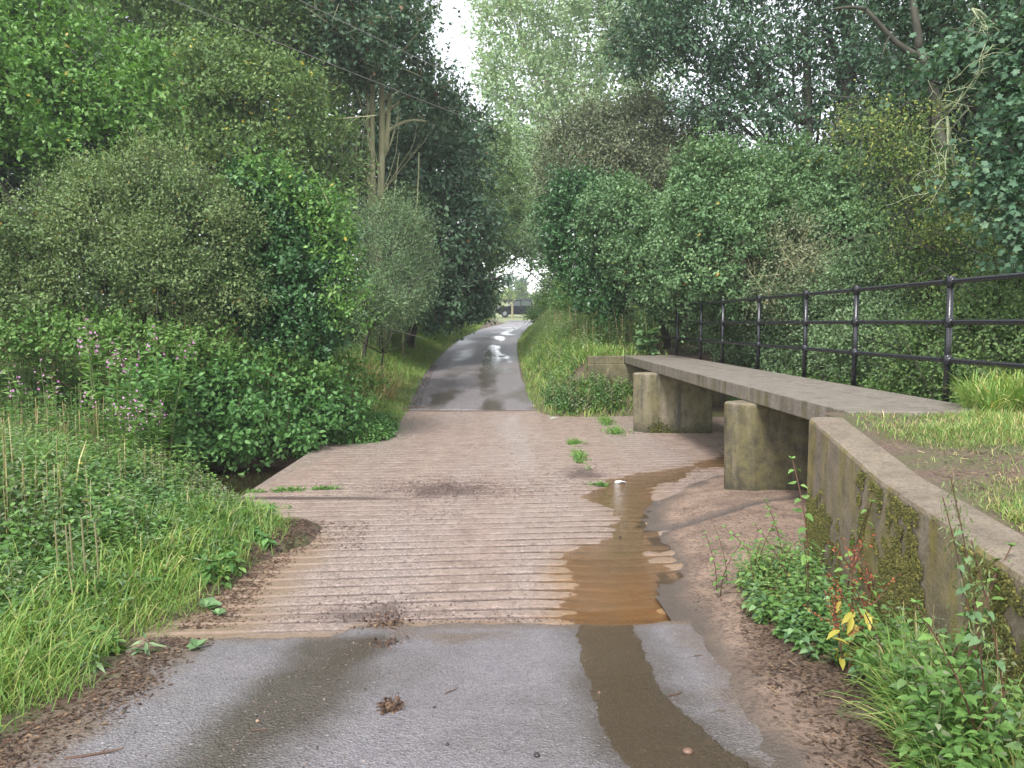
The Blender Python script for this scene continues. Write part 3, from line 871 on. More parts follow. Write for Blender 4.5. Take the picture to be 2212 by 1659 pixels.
for y in PY:
    gz = 1.0 if y < 6.4 or y > 17.6 else 1.12
    mb = MB(); x = dr(y) + .035
    mb.tube([(x, y, gz), (x, y, RZ[0])], .029, 12)
    p = rel(mb, fb).build('post', M['black'], fb, smooth=False)
    for pl in p.data.polygons: pl.use_smooth = len(pl.vertices) == 4
    for z in RZ:
        m2 = MB()
        m2.tube([(x, y, z - .05), (x, y, z - .035), (x, y, z + .035), (x, y, z + .05)], [.033, .039, .039, .033], 12)
        m2.tube([(x + .0349 * .06, y - .06, z), (x, y, z), (x - .0349 * .06, y + .06, z)], [.034, .037, .034], 12)
        rel(m2, fb).build('collar', M['black'], p, smooth=True)
for z in RZ:
    mb = MB()
    mb.tube([(dr(y) + .035, y, z) for y in PY], .0245, 14)
    rel(mb, fb).build('rail', M['black'], fb, smooth=True)

# near retaining wall, following the bank
def wall_obj(name, label):
    o = empty(name, (2.27, 6.05, 0), label, 'wall')
    ysw = spaced((-1.5, 6.05, .06))
    prof = []
    co = []; nzv = 12
    for y in ysw:
        x = wx(y); z1 = wz(y)
        row = [(x + .02 * 0, y, -.4)]
        for k in range(nzv):
            z = -.2 + (z1 - .03 + .2) * k / (nzv - 1)
            row.append((x + .0, y, z))
        row += [(x + .008, y, z1 - .01), (x + .03, y, z1), (x + .14, y, z1 + .003), (x + .25, y, z1 - .002), (x + .27, y, z1 - .03), (x + .27, y, -.4)]
        co.append(row)
    co = np.array(co); nr, nc = co.shape[:2]
    w = n2(co[..., 1] * 1.0, co[..., 2] * 1.0, 5, 95, 3) * .006
    co[..., 0] += w
    i = np.arange((nr - 1) * (nc - 1)); r = i // (nc - 1); c = i % (nc - 1); a = r * nc + c
    q = np.stack([a, a + nc, a + nc + 1, a + 1], -1).tolist()
    q.append([(nr - 1) * nc + k for k in range(nc)])
    mb = MB(); mb.v = [tuple(p) for p in co.reshape(-1, 3)]; mb.f = [tuple(f) for f in q]; mb.m = [0] * len(q)
    b = rel(mb, o).build('wall_face', M['conc_wall'], o, smooth=False)
    return o
ww = wall_obj('retaining_wall', 'weathered concrete retaining wall with yellow moss holding up the grassy bank by the footbridge')
# moss cushions on its face
n = 110000
yy = rng.uniform(1.2, 6.02, n); hh = rng.random(n)
zt = wz(yy); zz = zt - .04 - hh * (zt + .05)
f = n2(yy, zz * .35, 2.6, 96, 3) + n2(yy, zz, 13, 97) * .45
band = sstep(5.9, 5.2, np.abs(yy - 5.6) + 5.0) * .25
vis = 1 - hh * (zt + .05) / (zt + .05)
prof = np.interp(yy, [1.2, 3.0, 4.0, 4.8, 5.3, 5.6, 5.75, 6.0], [.15, .1, .12, .05, .12, .40, .15, -.05])
k = (f * .8 + prof + sstep(.18, .5, hh) * .38 > .30)
yy, zz = yy[k], zz[k]
P = np.stack([wx(yy) - .006, yy, zz], -1) - np.array(ww.location)
nn = len(P); D = rng.normal(size=(nn, 3)); D[:, 0] *= .1
Nn = np.tile(np.array([[-1.0, 0, .3]]), (nn, 1)) + rng.normal(size=(nn, 3)) * .25
cloud('moss', BLOB, P, D, Nn, rng.uniform(.006, .019, nn), M['moss'], ww)

# return wall and abutment under the near end of the deck
mb = MB(); mb.box(2.56, 7.0, 5.98, 6.6, -.4, 1.05)
tag(mb.build('abutment', M['conc_wall'], bevel=.01), 'concrete abutment under the near end of the footbridge deck', 'abutment')
mb = MB(); mb.box(1.66, 6.0, 17.48, 17.82, -.3, 1.045); mb.box(1.66, dl(17.6) - .01, 17.48, 17.82, 1.045, 1.22)
tag(mb.build('abutment', M['conc_pier'], bevel=.012), 'concrete abutment wall at the far end of the footbridge, half hidden by weeds', 'abutment')
# moss on the far pier foot and on the near pier
def moss_on(root_pts, m_, name, parent):
    P = np.array(root_pts); nn = len(P)
    return cloud(name, BLOB, P - np.array(parent.location), rng.normal(size=(nn, 3)), rng.normal(size=(nn, 3)) * .4 + np.array([0, -1, .3]), rng.uniform(.01, .03, nn), M[m_], parent)
pts = [(2.62 + rng.normal() * .09, 13.995, max(.0, .08 + rng.normal() * .07)) for _ in range(500)]
pts += [(rng.uniform(2.45, 3.5), 13.995, abs(rng.normal() * .03)) for _ in range(350)]
pts += [(rng.uniform(2.68, 3.8), 8.716, .04 + abs(rng.normal() * .03)) for _ in range(300)]
moss_on(pts, 'moss', 'moss', fb)

# bank behind the near wall
def zbank(X, Y):
    return wz(Y) - .02 + sstep(0, 1.2, X - wx(Y) - .27) * (1.22 - wz(Y)) + n2(X, Y, 1.3, 98) * .03 * sstep(0, .5, X - wx(Y) - .27) + np.clip(X - 4.5, 0, 20) * .02
me = grid_mesh('bank', spaced((1.6, 6, .12), (6, 14, .5)), spaced((-1.5, 6.55, .12)), zbank, lambda X, Y, Z: X > wx(Y) + .13 * (Y < 6.1) + .35 * (Y >= 6.1), {'field': lambda X, Y: X * 0})
tag(link('bank', me, M['soil']), kind='structure')

# ------------------------------------------------------------------ vehicle on the field side
def car_build():
    root = empty('parked_car', (-1.62, 79.6, float(zr(79.6)) - .02), 'dark blue double cab pickup truck with pale roof parked on grass beyond the bend', 'car')
    t = NT('car_paint'); t.principled((.004, .006, .014), .5, spec=.3); dark = t.m
    glass = NT('car_glass'); glass.principled((.10, .12, .115), .1, spec=.6)
    silver = simple('car_silver', (.3, .32, .34), .35, .6)
    tyre = simple('tyre_rubber', (.012, .012, .013), .8)
    black = simple('car_trim', (.02, .02, .02), .5)
    # outline of lower body, x along the length (front at 0)
    body = [(0, .5), (.02, .85), (.12, 1.0), (.5, 1.07), (1.25, 1.12), (3.4, 1.12), (5.1, 1.1), (5.15, .5), (4.75, .45), (4.62, .72), (4.3, .88), (4.0, .88), (3.68, .72), (3.55, .42), (1.5, .4), (1.38, .70), (1.08, .87), (.76, .87), (.46, .70), (.36, .45)]
    mb = MB(); mb.prism(body, 1, -.88, .88); mb.build('body', dark, root, bevel=.05)
    mb = MB(); mb.box(.3, 4.8, -.6, .6, .3, .95); mb.build('chassis', black, root)
    cab = [(1.2, 1.1), (1.95, 1.66), (2.2, 1.74), (3.3, 1.76), (3.62, 1.68), (3.72, 1.1)]
    mb = MB()
    mb.prism(cab, 1, -.76, .76); c = mb.build('cab', dark, root, bevel=.04)
    mb = MB(); mb.prism([(1.85, 1.69), (2.2, 1.765), (3.3, 1.785), (3.66, 1.70), (3.66, 1.73), (3.3, 1.82), (2.2, 1.80), (1.83, 1.72)], 1, -.74, .74); mb.build('roof', silver, root)
    for y in (-.765, .765):
        for w in ([(1.45, 1.14), (1.98, 1.6), (2.42, 1.66), (2.46, 1.14)], [(2.56, 1.14), (2.54, 1.66), (3.28, 1.68), (3.5, 1.58), (3.55, 1.14)]):
            mb = MB(); mb.prism(w, 1, y - .012, y + .012); mb.build('side_window', glass.m, root)
    mb = MB(); mb.add([(1.1, -.7, 1.13), (1.1, .7, 1.13), (1.9, .62, 1.66), (1.9, -.62, 1.66)], [(0, 1, 2, 3)]); mb.v = [(a - .03, b, c2 + .03) for a, b, c2 in mb.v]; mb.build('windscreen', glass.m, root)
    mb = MB(); mb.box(3.8, 5.12, -.86, .86, 1.1, 1.16); mb.build('load_bed', black, root)
    for x in (.92, 4.15):
        for y in (-.8, .8):
            w = bpy.data.objects.new('wheel', None)
            mb = MB(); mb.tube([(x, y - .12, .37), (x, y - .1, .37), (x, y + .1, .37), (x, y + .12, .37)], [.33, .37, .37, .33], 24); tw = mb.build('tyre', tyre, None, smooth=False)
            tw.name = 'wheel'; tw.parent = root
            mb = MB(); s = -1 if y < 0 else 1
            mb.tube([(x, y + s * .122, .37), (x, y + s * .13, .37)], [.2, .2], 20)
            for k in range(6):
                an = k * math.pi / 3
                mb.tube([(x, y + s * .14, .37), (x + .2 * math.cos(an), y + s * .145, .37 + .2 * math.sin(an))], [.045, .03], 5)
            mb.build('rim', silver, tw)
            bpy.data.objects.remove(w)
    for y in (-.885, .885):
        for x in (.92, 4.15):
            mb = MB(); pts = [(x + .46 * math.cos(a), y, .42 + .46 * math.sin(a)) for a in np.linspace(0, math.pi, 12)]
            mb.tube(pts, .035, 6); mb.build('wheel_arch', black, root)
        mb = MB(); mb.box(1.32, 1.5, y - .1 if y < 0 else y, y if y < 0 else y + .1, 1.12, 1.32); mb.build('mirror', silver, root, bevel=.03)
        mb = MB(); mb.prism([(.04, .78), (.16, .98), (.5, 1.03), (.34, .86)], 1, y - .02, y + .02); mb.build('headlight', silver, root)
    mb = MB(); mb.box(-.08, .1, -.86, .86, .42, .68); mb.build('bumper', black, root, bevel=.04)
    return root
car_build()
# posts by the far gateway
M['postwood'] = bark('post_wood', (.22, .18, .10), (.38, .33, .2), 14)
for (vx, vyt, vyb, y, lab) in ((1047, 652, 693, 70.5, 'weathered wooden fence post left of the pickup truck, against the hedge'), (1106.5, 655, 690, 74.5, 'weathered wooden gate post standing in front of the pickup truck door')):
    b = at(vx, vyb, y); gz = float(H(np.array([b[0]]), np.array([y]))[0])
    tp = at(vx, vyt, y)[2]
    mb = MB(); mb.tube([(0, 0, -.1), (.01, 0, (tp - gz) * .5), (0, 0, tp - gz - .03), (0, 0, tp - gz)], [.10, .095, .09, .06], 8)
    o = mb.build('fence_post', M['postwood'], loc=(b[0], y, gz)); tag(o, lab, 'fence post')

# overhead wires
def line(pa, pb, pc, label):
    mb = MB(); mb.tube([pa, pb, pc], .011, 6)
    tag(mb.build('power_line', simple('wire', (.33, .31, .3))), label, 'wire')
def wire(p0, p1, label):
    d = p1 - p0
    a = p0 - d * 1.6; b = p1 + d * 3.4
    pts = []
    for s in np.linspace(0, 1, 24):
        p = a + (b - a) * s; p[2] = 6.7 + (s - .42) ** 2 * 2.2; pts.append(p)
    mb = MB(); mb.tube(pts, .006, 6)
    tag(mb.build('power_line', M['wire']), label, 'wire')
M['wire'] = simple('wire', (.22, .21, .2))
wire(at(330, 0, 12), at(1030, 265, 19.3), 'thin overhead wire crossing the lane, the lower and left one of the pair')
wire(at(612, 0, 12), at(1020, 180, 16.3), 'thin overhead wire crossing the lane, the upper and right one of the pair')

# ================================================================== VEGETATION
# ---- trees and shrubs, left of the lane
G_L = 'trees and shrubs left of the lane'; G_R = 'trees and shrubs right of the lane'
plant('hazel_tree', 'bright green broadleaf tree towering over the stream bank at the left edge', 'tree',
      [vb(-90, 140, 16, 150, 130), vb(40, 120, 16, 110, 110), vb(90, 230, 15.5, 110, 90), vb(190, 170, 16, 110, 100), vb(270, 260, 15.6, 90, 85), vb(190, 300, 15.5, 100, 80), vb(320, 190, 16, 60, 70), vb(-60, 320, 16, 110, 80), vb(110, 10, 16.5, 100, 80)],
      'bright', .105, 1.5, .3, 12, DIAMOND, .13, 'bark_dark', group=G_L, foot=(-9.6, 16.5))
plant('ivy_clad_tree', 'dark shaded tree with small leaves below the bright hazel at the left edge', 'tree',
      [vb(60, 420, 17.5, 170, 110), vb(-80, 430, 17, 120, 140), vb(200, 390, 17.8, 120, 100), vb(290, 420, 18, 80, 70)],
      'darktree', .08, 1.4, .3, 12, DIAMOND, .10, 'bark_dark', group=G_L, foot=(-10.4, 18))
plant('hawthorn', 'large grey green hawthorn spreading in front of the wood, left of the ivy covered bush', 'shrub',
      [vb(120, 560, 12.6, 120, 110), vb(240, 490, 12.8, 120, 110), vb(360, 450, 13, 120, 110), vb(450, 520, 12.8, 110, 130), vb(340, 380, 13.3, 70, 60), vb(210, 600, 12.5, 130, 110), vb(360, 620, 12.5, 120, 110), vb(470, 640, 12.6, 90, 90), vb(60, 650, 12.4, 110, 90), vb(-60, 600, 12.6, 120, 130), vb(170, 430, 13.4, 70, 60)],
      'greygreen', .05, 1.45, .24, 16, DIAMOND, .09, 'bark_dark', group=G_L, core=.4, foot=(-5.6, 13.2), nlimb=4)
plant('ivy_covered_bush', 'dense dark green glossy bush with bright climber on its lane side, above the brambles', 'shrub',
      [vb(560, 430, 13.6, 60, 75), vb(625, 470, 13.5, 70, 90), vb(680, 520, 13.4, 65, 90), vb(600, 590, 13.2, 95, 95), vb(690, 620, 13.2, 75, 100), vb(640, 690, 13.1, 90, 80), vb(560, 650, 13.4, 70, 80), vb(700, 720, 13.1, 55, 60), vb(560, 520, 13.5, 70, 80)],
      'ivy', .07, 1.5, .18, 14, OVATE, .08, 'bark_dark', group=G_L, core=.9, foot=(-3.9, 13.9))
plant('climbing_bindweed', 'bright green climber draped over the top and lane side of the dark glossy bush', 'climber',
      [vb(575, 385, 13.3, 45, 35), vb(640, 420, 13.1, 45, 45), vb(700, 470, 12.9, 40, 55), vb(735, 540, 12.8, 34, 60), vb(752, 620, 12.8, 30, 60), vb(760, 690, 12.8, 24, 50), vb(520, 400, 13.4, 35, 30)],
      'bright', .07, .8, .22, 12, OVATE, .012, 'stem_green', group=None, core=.1, foot=(-3.3, 13.4), parts=('stem', 'foliage'), nlimb=1)
plant('willow_bush', 'pale grey green willow scrub between the ivy covered bush and the dark sycamore', 'shrub',
      [vb(800, 560, 18, 60, 90), vb(850, 640, 17.5, 55, 70), vb(860, 510, 19, 60, 80), vb(905, 600, 19.5, 45, 70), vb(790, 500, 19, 55, 50), vb(800, 660, 16.8, 55, 60), vb(900, 490, 20, 45, 45)],
      'willow', .07, 1.35, .3, 14, NARROW, .05, 'bark_dark', group=G_L, foot=(-3.6, 18.5))
plant('sycamore', 'dark bluish green sycamore leaning out over the left verge of the lane', 'tree',
      [vb(930, 470, 27, 95, 80), vb(1000, 500, 27, 70, 90), vb(960, 580, 26, 75, 80), vb(1020, 600, 28, 45, 70), vb(955, 660, 25.5, 60, 40), vb(900, 350, 28, 100, 80), vb(985, 380, 29, 75, 80), vb(925, 270, 29, 60, 60), vb(1000, 640, 29, 45, 50), vb(870, 430, 28, 60, 60), vb(1010, 290, 30, 45, 60)],
      'darktree', .17, 1.3, .5, 11, DIAMOND, .16, 'bark_dark', group=G_L, foot=(-3.6, 28), core=.8)
plant('roadside_hazel', 'mid green tree closing the tunnel on the left where the lane bends', 'tree',
      [vb(1045, 470, 38, 50, 80), vb(1050, 560, 38, 42, 50), vb(1030, 390, 40, 50, 70), vb(1040, 640, 40, 28, 45), vb(1060, 330, 42, 40, 50), vb(1100, 520, 42, 34, 50), vb(1085, 420, 42, 50, 70)],
      'dull', .18, 1.3, .5, 11, DIAMOND, .15, 'bark_dark', group=G_L, foot=(-4.4, 41), core=.6)
def many_stems(y0, spec):
    def f(mb, base):
        for (vx0, vy0, vx1, vy1, r, arch) in spec:
            a = at(vx0, vy0, y0); b = at(vx1, vy1, y0)
            if vy0 > 400: a[2] = min(a[2], float(H(np.array([a[0]]), np.array([a[1]]))[0]))
            mb.tube([p - base for p in curve_pts(a, b, 9, .012, arch)], np.linspace(r, r * .45, 9), 8)
    return f
plant('ash_tree', 'tall multi stemmed tree with pale upright trunks and arching side branches, behind the willow scrub', 'tree',
      [vb(800, 60, 23.6, 110, 95), vb(865, 90, 23.6, 62, 90), vb(720, 130, 23.8, 80, 80), vb(865, 20, 24, 62, 80), vb(760, -60, 24, 140, 80), vb(915, 180, 24.3, 55, 50), vb(690, 40, 24.4, 80, 90), vb(960, 240, 25.5, 50, 50), vb(770, 165, 24.6, 45, 40)],
      'darktree', .14, 1.3, .4, 11, DIAMOND, .02, 'bark_pale', group=G_L, foot=at(815, 700, 24.4)[:2], core=.6,
      extra=many_stems(24.9, [(810, 520, 806, 150, .14, 0), (826, 520, 822, 120, .16, 0), (803, 520, 792, 160, .08, 0), (832, 330, 846, 170, .09, .03), (824, 250, 900, 190, .06, -.02), (828, 290, 920, 262, .06, .12), (828, 215, 890, 150, .05, -.05),
                                (830, 340, 860, 250, .035, -.1), (776, 520, 772, 260, .055, 0.01), (745, 500, 735, 250, .045, .01), (728, 480, 706, 260, .04, 0), (866, 520, 905, 330, .035, .03), (838, 520, 862, 330, .03, 0), (700, 480, 690, 280, .04, 0)]))
plant('field_maple', 'yellowish green maple in the wood between the hazel and the pale trunks', 'tree',
      [vb(470, 190, 21, 90, 80), vb(540, 250, 20.5, 85, 75), vb(600, 200, 21, 75, 70), vb(430, 280, 20.5, 75, 70), vb(640, 280, 21, 70, 60), vb(520, 340, 20, 80, 60), vb(600, 350, 20.5, 70, 60)],
      'yellowish', .11, 1.3, .35, 12, DIAMOND, .09, 'bark_dark', group=G_L, core=.5)
plant('elm_tree', 'tall dull green tree rising behind the yellowish maple at the top left', 'tree',
      [vb(330, 70, 23, 120, 100), vb(450, 40, 23.5, 120, 90), vb(570, 60, 23.5, 110, 100), vb(380, 170, 23, 90, 80), vb(650, 120, 24, 90, 90), vb(480, 130, 23, 100, 80), vb(250, -20, 24, 120, 90), vb(600, -40, 24, 120, 80)],
      'dull', .12, 1.3, .4, 12, DIAMOND, .14, 'bark_dark', group=G_L, core=.6)
plant('young_elm', 'slim dull green trees with thin pale stems left of the multi stemmed tree', 'tree',
      [vb(680, 230, 23, 60, 90), vb(720, 330, 22.5, 60, 70), vb(660, 370, 22.5, 70, 60), vb(740, 400, 22, 50, 45), vb(590, 420, 21.5, 70, 45), vb(680, 430, 22, 70, 40)],
      'dull', .11, 1.1, .35, 12, DIAMOND, .06, 'bark_pale', group=G_L, core=.35, trunk_top=4)
for k, (lab, bl, m) in enumerate((('dense wood edge filling the background behind the hazel, far left', [vb(0, 200, 30, 300, 260), vb(250, 300, 30, 200, 200), vb(-200, 400, 30, 250, 250)], 'darktree'),
                                  ('dense dark wood filling the background behind the yellowish maple', [vb(480, 250, 32, 220, 200), vb(480, 50, 33, 230, 180), vb(400, 450, 31, 200, 150)], 'darktree'),
                                  ('dense dark wood filling the background behind the pale upright trunks', [vb(760, 300, 34, 160, 170), vb(850, 400, 34, 130, 160), vb(780, 60, 35, 150, 160), vb(740, 520, 33, 170, 120), vb(880, 560, 34, 100, 120)], 'darktree'))):
    plant('woodland_tree', lab, 'tree', bl, m, .2, 1.3, .5, 10, DIAMOND, .25, 'bark_dark', group='dark trees closing the background', core=1.2)

plant('woodland_tree', 'dense dark undergrowth of the wood closing the gap under the hawthorn', 'tree', [vb(60, 600, 24, 200, 110), vb(260, 620, 24, 180, 100), vb(460, 620, 23, 150, 110), vb(-140, 600, 24, 180, 120), vb(600, 600, 22, 110, 110)], 'darktree', .15, 1.2, .5, 10, DIAMOND, .1, 'bark_dark', group='dark trees closing the background', core=1.2)
plant('hedge', 'dark leafy hedge bottom under the sycamore along the left verge of the lane', 'hedge', [vb(930, 640, 26, 50, 55), vb(975, 665, 27.5, 45, 40), vb(1010, 668, 31, 36, 34), vb(1040, 672, 37, 24, 26), vb(880, 640, 24, 50, 60), vb(1052, 660, 44, 18, 26), vb(1000, 630, 33, 40, 40)], 'darktree', .1, 1.4, .3, 12, DIAMOND, .05, 'bark_dark', group=G_L, core=1.2, foot=(-4.6, 31))
plant('hedge', 'grey green leafy scrub on the left bank between the dark glossy bush and the sycamore', 'hedge', [vb(775, 670, 17, 60, 55), vb(825, 672, 18.8, 48, 45), vb(862, 672, 21, 36, 34), vb(735, 715, 15.5, 50, 50), vb(895, 670, 24, 30, 30)], 'willow', .07, 1.2, .3, 13, DIAMOND, .03, 'bark_dark', group=G_L, core=1.0)
# ---- beyond the bend
plant('poplar', 'tall pale green poplar rising above the lane in the middle, sky showing through', 'tree',
      [vb(1115, 90, 55, 80, 90), vb(1080, 200, 55, 45, 80), vb(1180, 60, 56, 90, 110), vb(1270, 120, 56, 80, 120), vb(1150, 200, 55, 90, 90), vb(1230, 260, 55, 80, 90), vb(1120, 300, 54, 70, 80), vb(1330, 60, 57, 80, 110), vb(1190, 380, 54, 60, 70), vb(1085, 10, 56, 50, 60), vb(1250, -30, 56, 120, 70), vb(1330, 200, 56, 70, 90), vb(1290, 330, 55, 60, 60), vb(1400, 130, 57, 70, 110), vb(1130, -30, 56, 70, 60)],
      'poplar', .26, 1.2, .8, 10, DIAMOND, .2, 'bark_pale', group=G_R, core=.5, gap=.28, foot=(5, 56), nlimb=1)
plant('lane_end_willow', 'light yellow green tree over the far end of the lane, below the poplar', 'tree',
      [vb(1130, 400, 47, 55, 65), vb(1160, 480, 46, 40, 60), vb(1140, 340, 48, 60, 50), vb(1180, 430, 47, 40, 50), vb(1190, 350, 48, 50, 50), vb(1150, 535, 47, 34, 28), vb(1110, 500, 47, 40, 40), vb(1100, 440, 48, 40, 50), vb(1165, 520, 46, 40, 40)],
      'poplar', .18, 1.3, .6, 10, DIAMOND, .12, 'bark_dark', group=G_R, core=.7, gap=.1, foot=(3.6, 47))
plant('overhanging_thorn', 'thin dark leaved branch tips hanging over the lane against the patch of low sky', 'tree',
      [vb(1165, 558, 40, 26, 30), vb(1188, 600, 40, 22, 50), vb(1200, 530, 40, 40, 50), vb(1220, 640, 39, 30, 50), vb(1150, 520, 40, 36, 34), vb(1115, 548, 41, 34, 24), vb(1090, 560, 41, 20, 20)],
      'willow', .13, .9, .5, 10, DIAMOND, .06, 'bark_dark', group=G_R, core=.4, foot=(3.2, 40))
for k, (lab, vx, vy, rx, ry, y, m) in enumerate((('rounded dark tree on the skyline of the field, the left one seen above the truck', 1097, 615, 20, 20, 165, 'bluetree'),
        ('small dark tree on the skyline of the field, the right one seen above the truck', 1129, 612, 8, 9, 170, 'bluetree'),
        ('low bright bush in the field just above the truck bonnet', 1096, 636, 13, 7, 140, 'maple'),
        ('low green bush in the field between the two skyline trees', 1124, 628, 9, 10, 150, 'yellowish'),
        ('green bush at the field edge beside the left hedge, behind the fence post', 1062, 635, 12, 18, 120, 'dull'))):
    plant('field_tree' if k < 2 else 'field_bush', lab, 'tree' if k < 2 else 'bush', [vb(vx, vy, y, rx, ry), vb(vx + rx * .5, vy + ry * .4, y, rx * .7, ry * .7)], m, .5, 1.2, .8, 8, DIAMOND, .2, 'bark_dark', core=.8)
plant('distant_hedge', 'low hedge crossing the back of the field behind the pickup truck', 'hedge', [vb(x, 643 + (k % 3) * 2, 150, 14, 5) for k, x in enumerate(range(1050, 1210, 12))], 'yellowish', .6, 1.0, .8, 8, DIAMOND, .1, core=.8)

# ---- right of the lane
plant('blackthorn', 'brownish olive blackthorn rising above the ivy mounds, right of the poplar', 'shrub',
      [vb(1230, 330, 27, 55, 60), vb(1290, 300, 27, 60, 60), vb(1370, 290, 27, 70, 65), vb(1450, 290, 26, 70, 65), vb(1530, 310, 26, 60, 60), vb(1250, 400, 26.5, 60, 60), vb(1340, 370, 26, 80, 60), vb(1480, 370, 25, 80, 60), vb(1200, 420, 27, 35, 50)],
      'olive', .085, 1.25, .4, 13, DIAMOND, .1, 'bark_dark', group=G_R, core=.6)
plant('ivy_covered_bush', 'dark ivy covered bush overhanging the right side of the lane', 'shrub',
      [vb(1200, 470, 22, 45, 50), vb(1240, 440, 22, 55, 60), vb(1225, 540, 21.5, 50, 55), vb(1280, 520, 21, 60, 80), vb(1300, 610, 20.5, 65, 55), vb(1350, 600, 20, 60, 70), vb(1290, 430, 22, 60, 50), vb(1250, 610, 21, 45, 50), vb(1310, 670, 20, 60, 35)],
      'ivy', .09, 1.4, .25, 13, DIAMOND, .1, 'bark_dark', group=G_R, core=1.0, foot=(3.0, 22))
plant('ivy_mound', 'smaller ivy mound with pale green leaves, left of the tallest mound', 'shrub',
      [vb(1330, 450, 19.3, 70, 55), vb(1385, 500, 19, 75, 75), vb(1300, 500, 19.5, 45, 55), vb(1420, 590, 18.3, 75, 75), vb(1370, 570, 18.8, 55, 60), vb(1440, 660, 18.3, 70, 50)],
      'ivylight', .075, 1.4, .2, 14, OVATE, .1, 'bark_dark', group=G_R, core=.9, foot=(3.9, 19.8))
plant('ivy_mound', 'tallest pale green ivy mound standing behind the footbridge railing', 'shrub',
      [vb(1570, 400, 16.8, 90, 80), vb(1660, 390, 17, 90, 75), vb(1740, 440, 16.8, 90, 80), vb(1530, 490, 16.3, 100, 90), vb(1640, 500, 16, 110, 100), vb(1760, 520, 16.2, 110, 90), vb(1520, 600, 16, 90, 90), vb(1600, 600, 15.6, 90, 80), vb(1850, 530, 16, 80, 80), vb(1470, 540, 17, 60, 80)],
      'ivylight', .07, 1.4, .2, 15, OVATE, .12, 'bark_dark', group=G_R, core=.9, foot=(5.4, 17.3))
plant('honeysuckle_thicket', 'straggly brownish green thicket hanging below the tallest ivy mound', 'shrub',
      [vb(1640, 600, 15.4, 80, 60), vb(1720, 620, 14.8, 90, 60), vb(1700, 540, 15.2, 60, 50), vb(1790, 600, 14.4, 80, 60)],
      'olive', .06, .9, .3, 14, DIAMOND, .04, 'bark_pale', group=G_R, core=.2, nlimb=6, foot=(5.2, 15))
plant('privet_hedge', 'grey green small leaved thicket right behind the middle of the railing', 'shrub',
      [vb(1600, 690, 17, 75, 70), vb(1680, 700, 15.6, 75, 80), vb(1760, 690, 14.6, 80, 90), vb(1850, 640, 13.6, 90, 90), vb(1920, 600, 13.4, 80, 80), vb(1840, 760, 13, 90, 70), vb(1930, 720, 12.4, 90, 90), vb(1550, 700, 18.6, 60, 60), vb(1720, 780, 15, 80, 50), vb(1500, 700, 21, 50, 50), vb(1620, 765, 17, 75, 40)],
      'willow', .052, 1.45, .22, 15, DIAMOND, .07, 'bark_dark', group=G_R, core=.8, foot=(5.6, 13.4))
plant('hedge_nettles', 'rich green undergrowth behind the nearest railing posts', 'shrub',
      [vb(2050, 750, 10.3, 90, 80), vb(2150, 710, 9.8, 90, 80), vb(2240, 740, 9.2, 90, 110), vb(2100, 820, 9.6, 100, 60), vb(1980, 800, 10.8, 80, 60), vb(2210, 640, 10, 70, 50)],
      'dull', .045, 1.2, .25, 15, OVATE, .04, 'bark_dark', group=G_R, core=.9, foot=(5.9, 9.9))
plant('yew_tree', 'very dark evergreen mass filling the right side behind the yellow leaved maple', 'tree',
      [vb(1930, 380, 17, 110, 110), vb(2050, 330, 16.5, 130, 130), vb(2180, 400, 16, 150, 160), vb(2050, 500, 15.5, 140, 120), vb(2200, 560, 15, 150, 120), vb(1970, 480, 16, 90, 90), vb(2320, 420, 15, 150, 220), vb(2120, 640, 14.5, 150, 110), vb(1900, 300, 18, 70, 60)],
      'yew', .085, 1.35, .3, 12, DIAMOND, .2, 'bark_dark', group=G_R, core=1.3, foot=(9.5, 16.5))
plant('field_maple', 'sparse yellow leaved maple sprays in front of the dark evergreen, right of the ivy mound', 'tree',
      [vb(1960, 400, 11.8, 60, 40), vb(2000, 460, 11.6, 80, 40), vb(2080, 420, 11.5, 60, 50), vb(1930, 350, 12, 70, 40), vb(2060, 560, 11, 90, 50), vb(2150, 600, 10.6, 80, 60), vb(1990, 540, 11.4, 60, 50), vb(2150, 500, 11, 60, 50), vb(1870, 280, 12.3, 60, 40), vb(2070, 650, 10.8, 70, 40), vb(1960, 250, 12, 60, 40)],
      'maple', .05, .42, .35, 14, DIAMOND, .022, 'bark_dark', group=G_R, core=.1, gap=.4, nlimb=1, foot=(6.3, 12))
plant('field_maple', 'green leaved maple mingled under the yellow sprays at the right', 'tree',
      [vb(1950, 430, 12.6, 90, 70), vb(2050, 480, 12.2, 90, 70), vb(1900, 320, 12.8, 80, 60), vb(2100, 580, 11.6, 100, 70), vb(1960, 540, 12.4, 70, 60), vb(2190, 620, 11, 70, 70), vb(2000, 620, 12, 80, 50)],
      'dull', .05, .9, .3, 14, DIAMOND, .05, 'bark_dark', group=G_R, core=.3, gap=.15, nlimb=3, foot=(6.9, 12.8))
plant('sycamore', 'bluish green sycamore sprays reaching in from the right edge of the picture', 'tree',
      [vb(2110, 150, 9.6, 90, 26), vb(2190, 200, 9.4, 80, 30), vb(2160, 120, 9.6, 80, 26), vb(2180, 330, 9, 70, 30), vb(2120, 420, 9.2, 70, 30), vb(2190, 480, 8.8, 70, 40), vb(2240, 260, 9, 70, 60), vb(2050, 160, 10, 60, 24), vb(2250, 80, 9.4, 80, 40), vb(2200, 400, 8.8, 60, 30), vb(2260, 560, 8.6, 60, 50)],
      'bluetree', .068, 1.3, .3, 10, LOBED, .08, 'bark_dark', group=G_R, core=.2, flat=.6, lump=.2, foot=(7.6, 9.8))
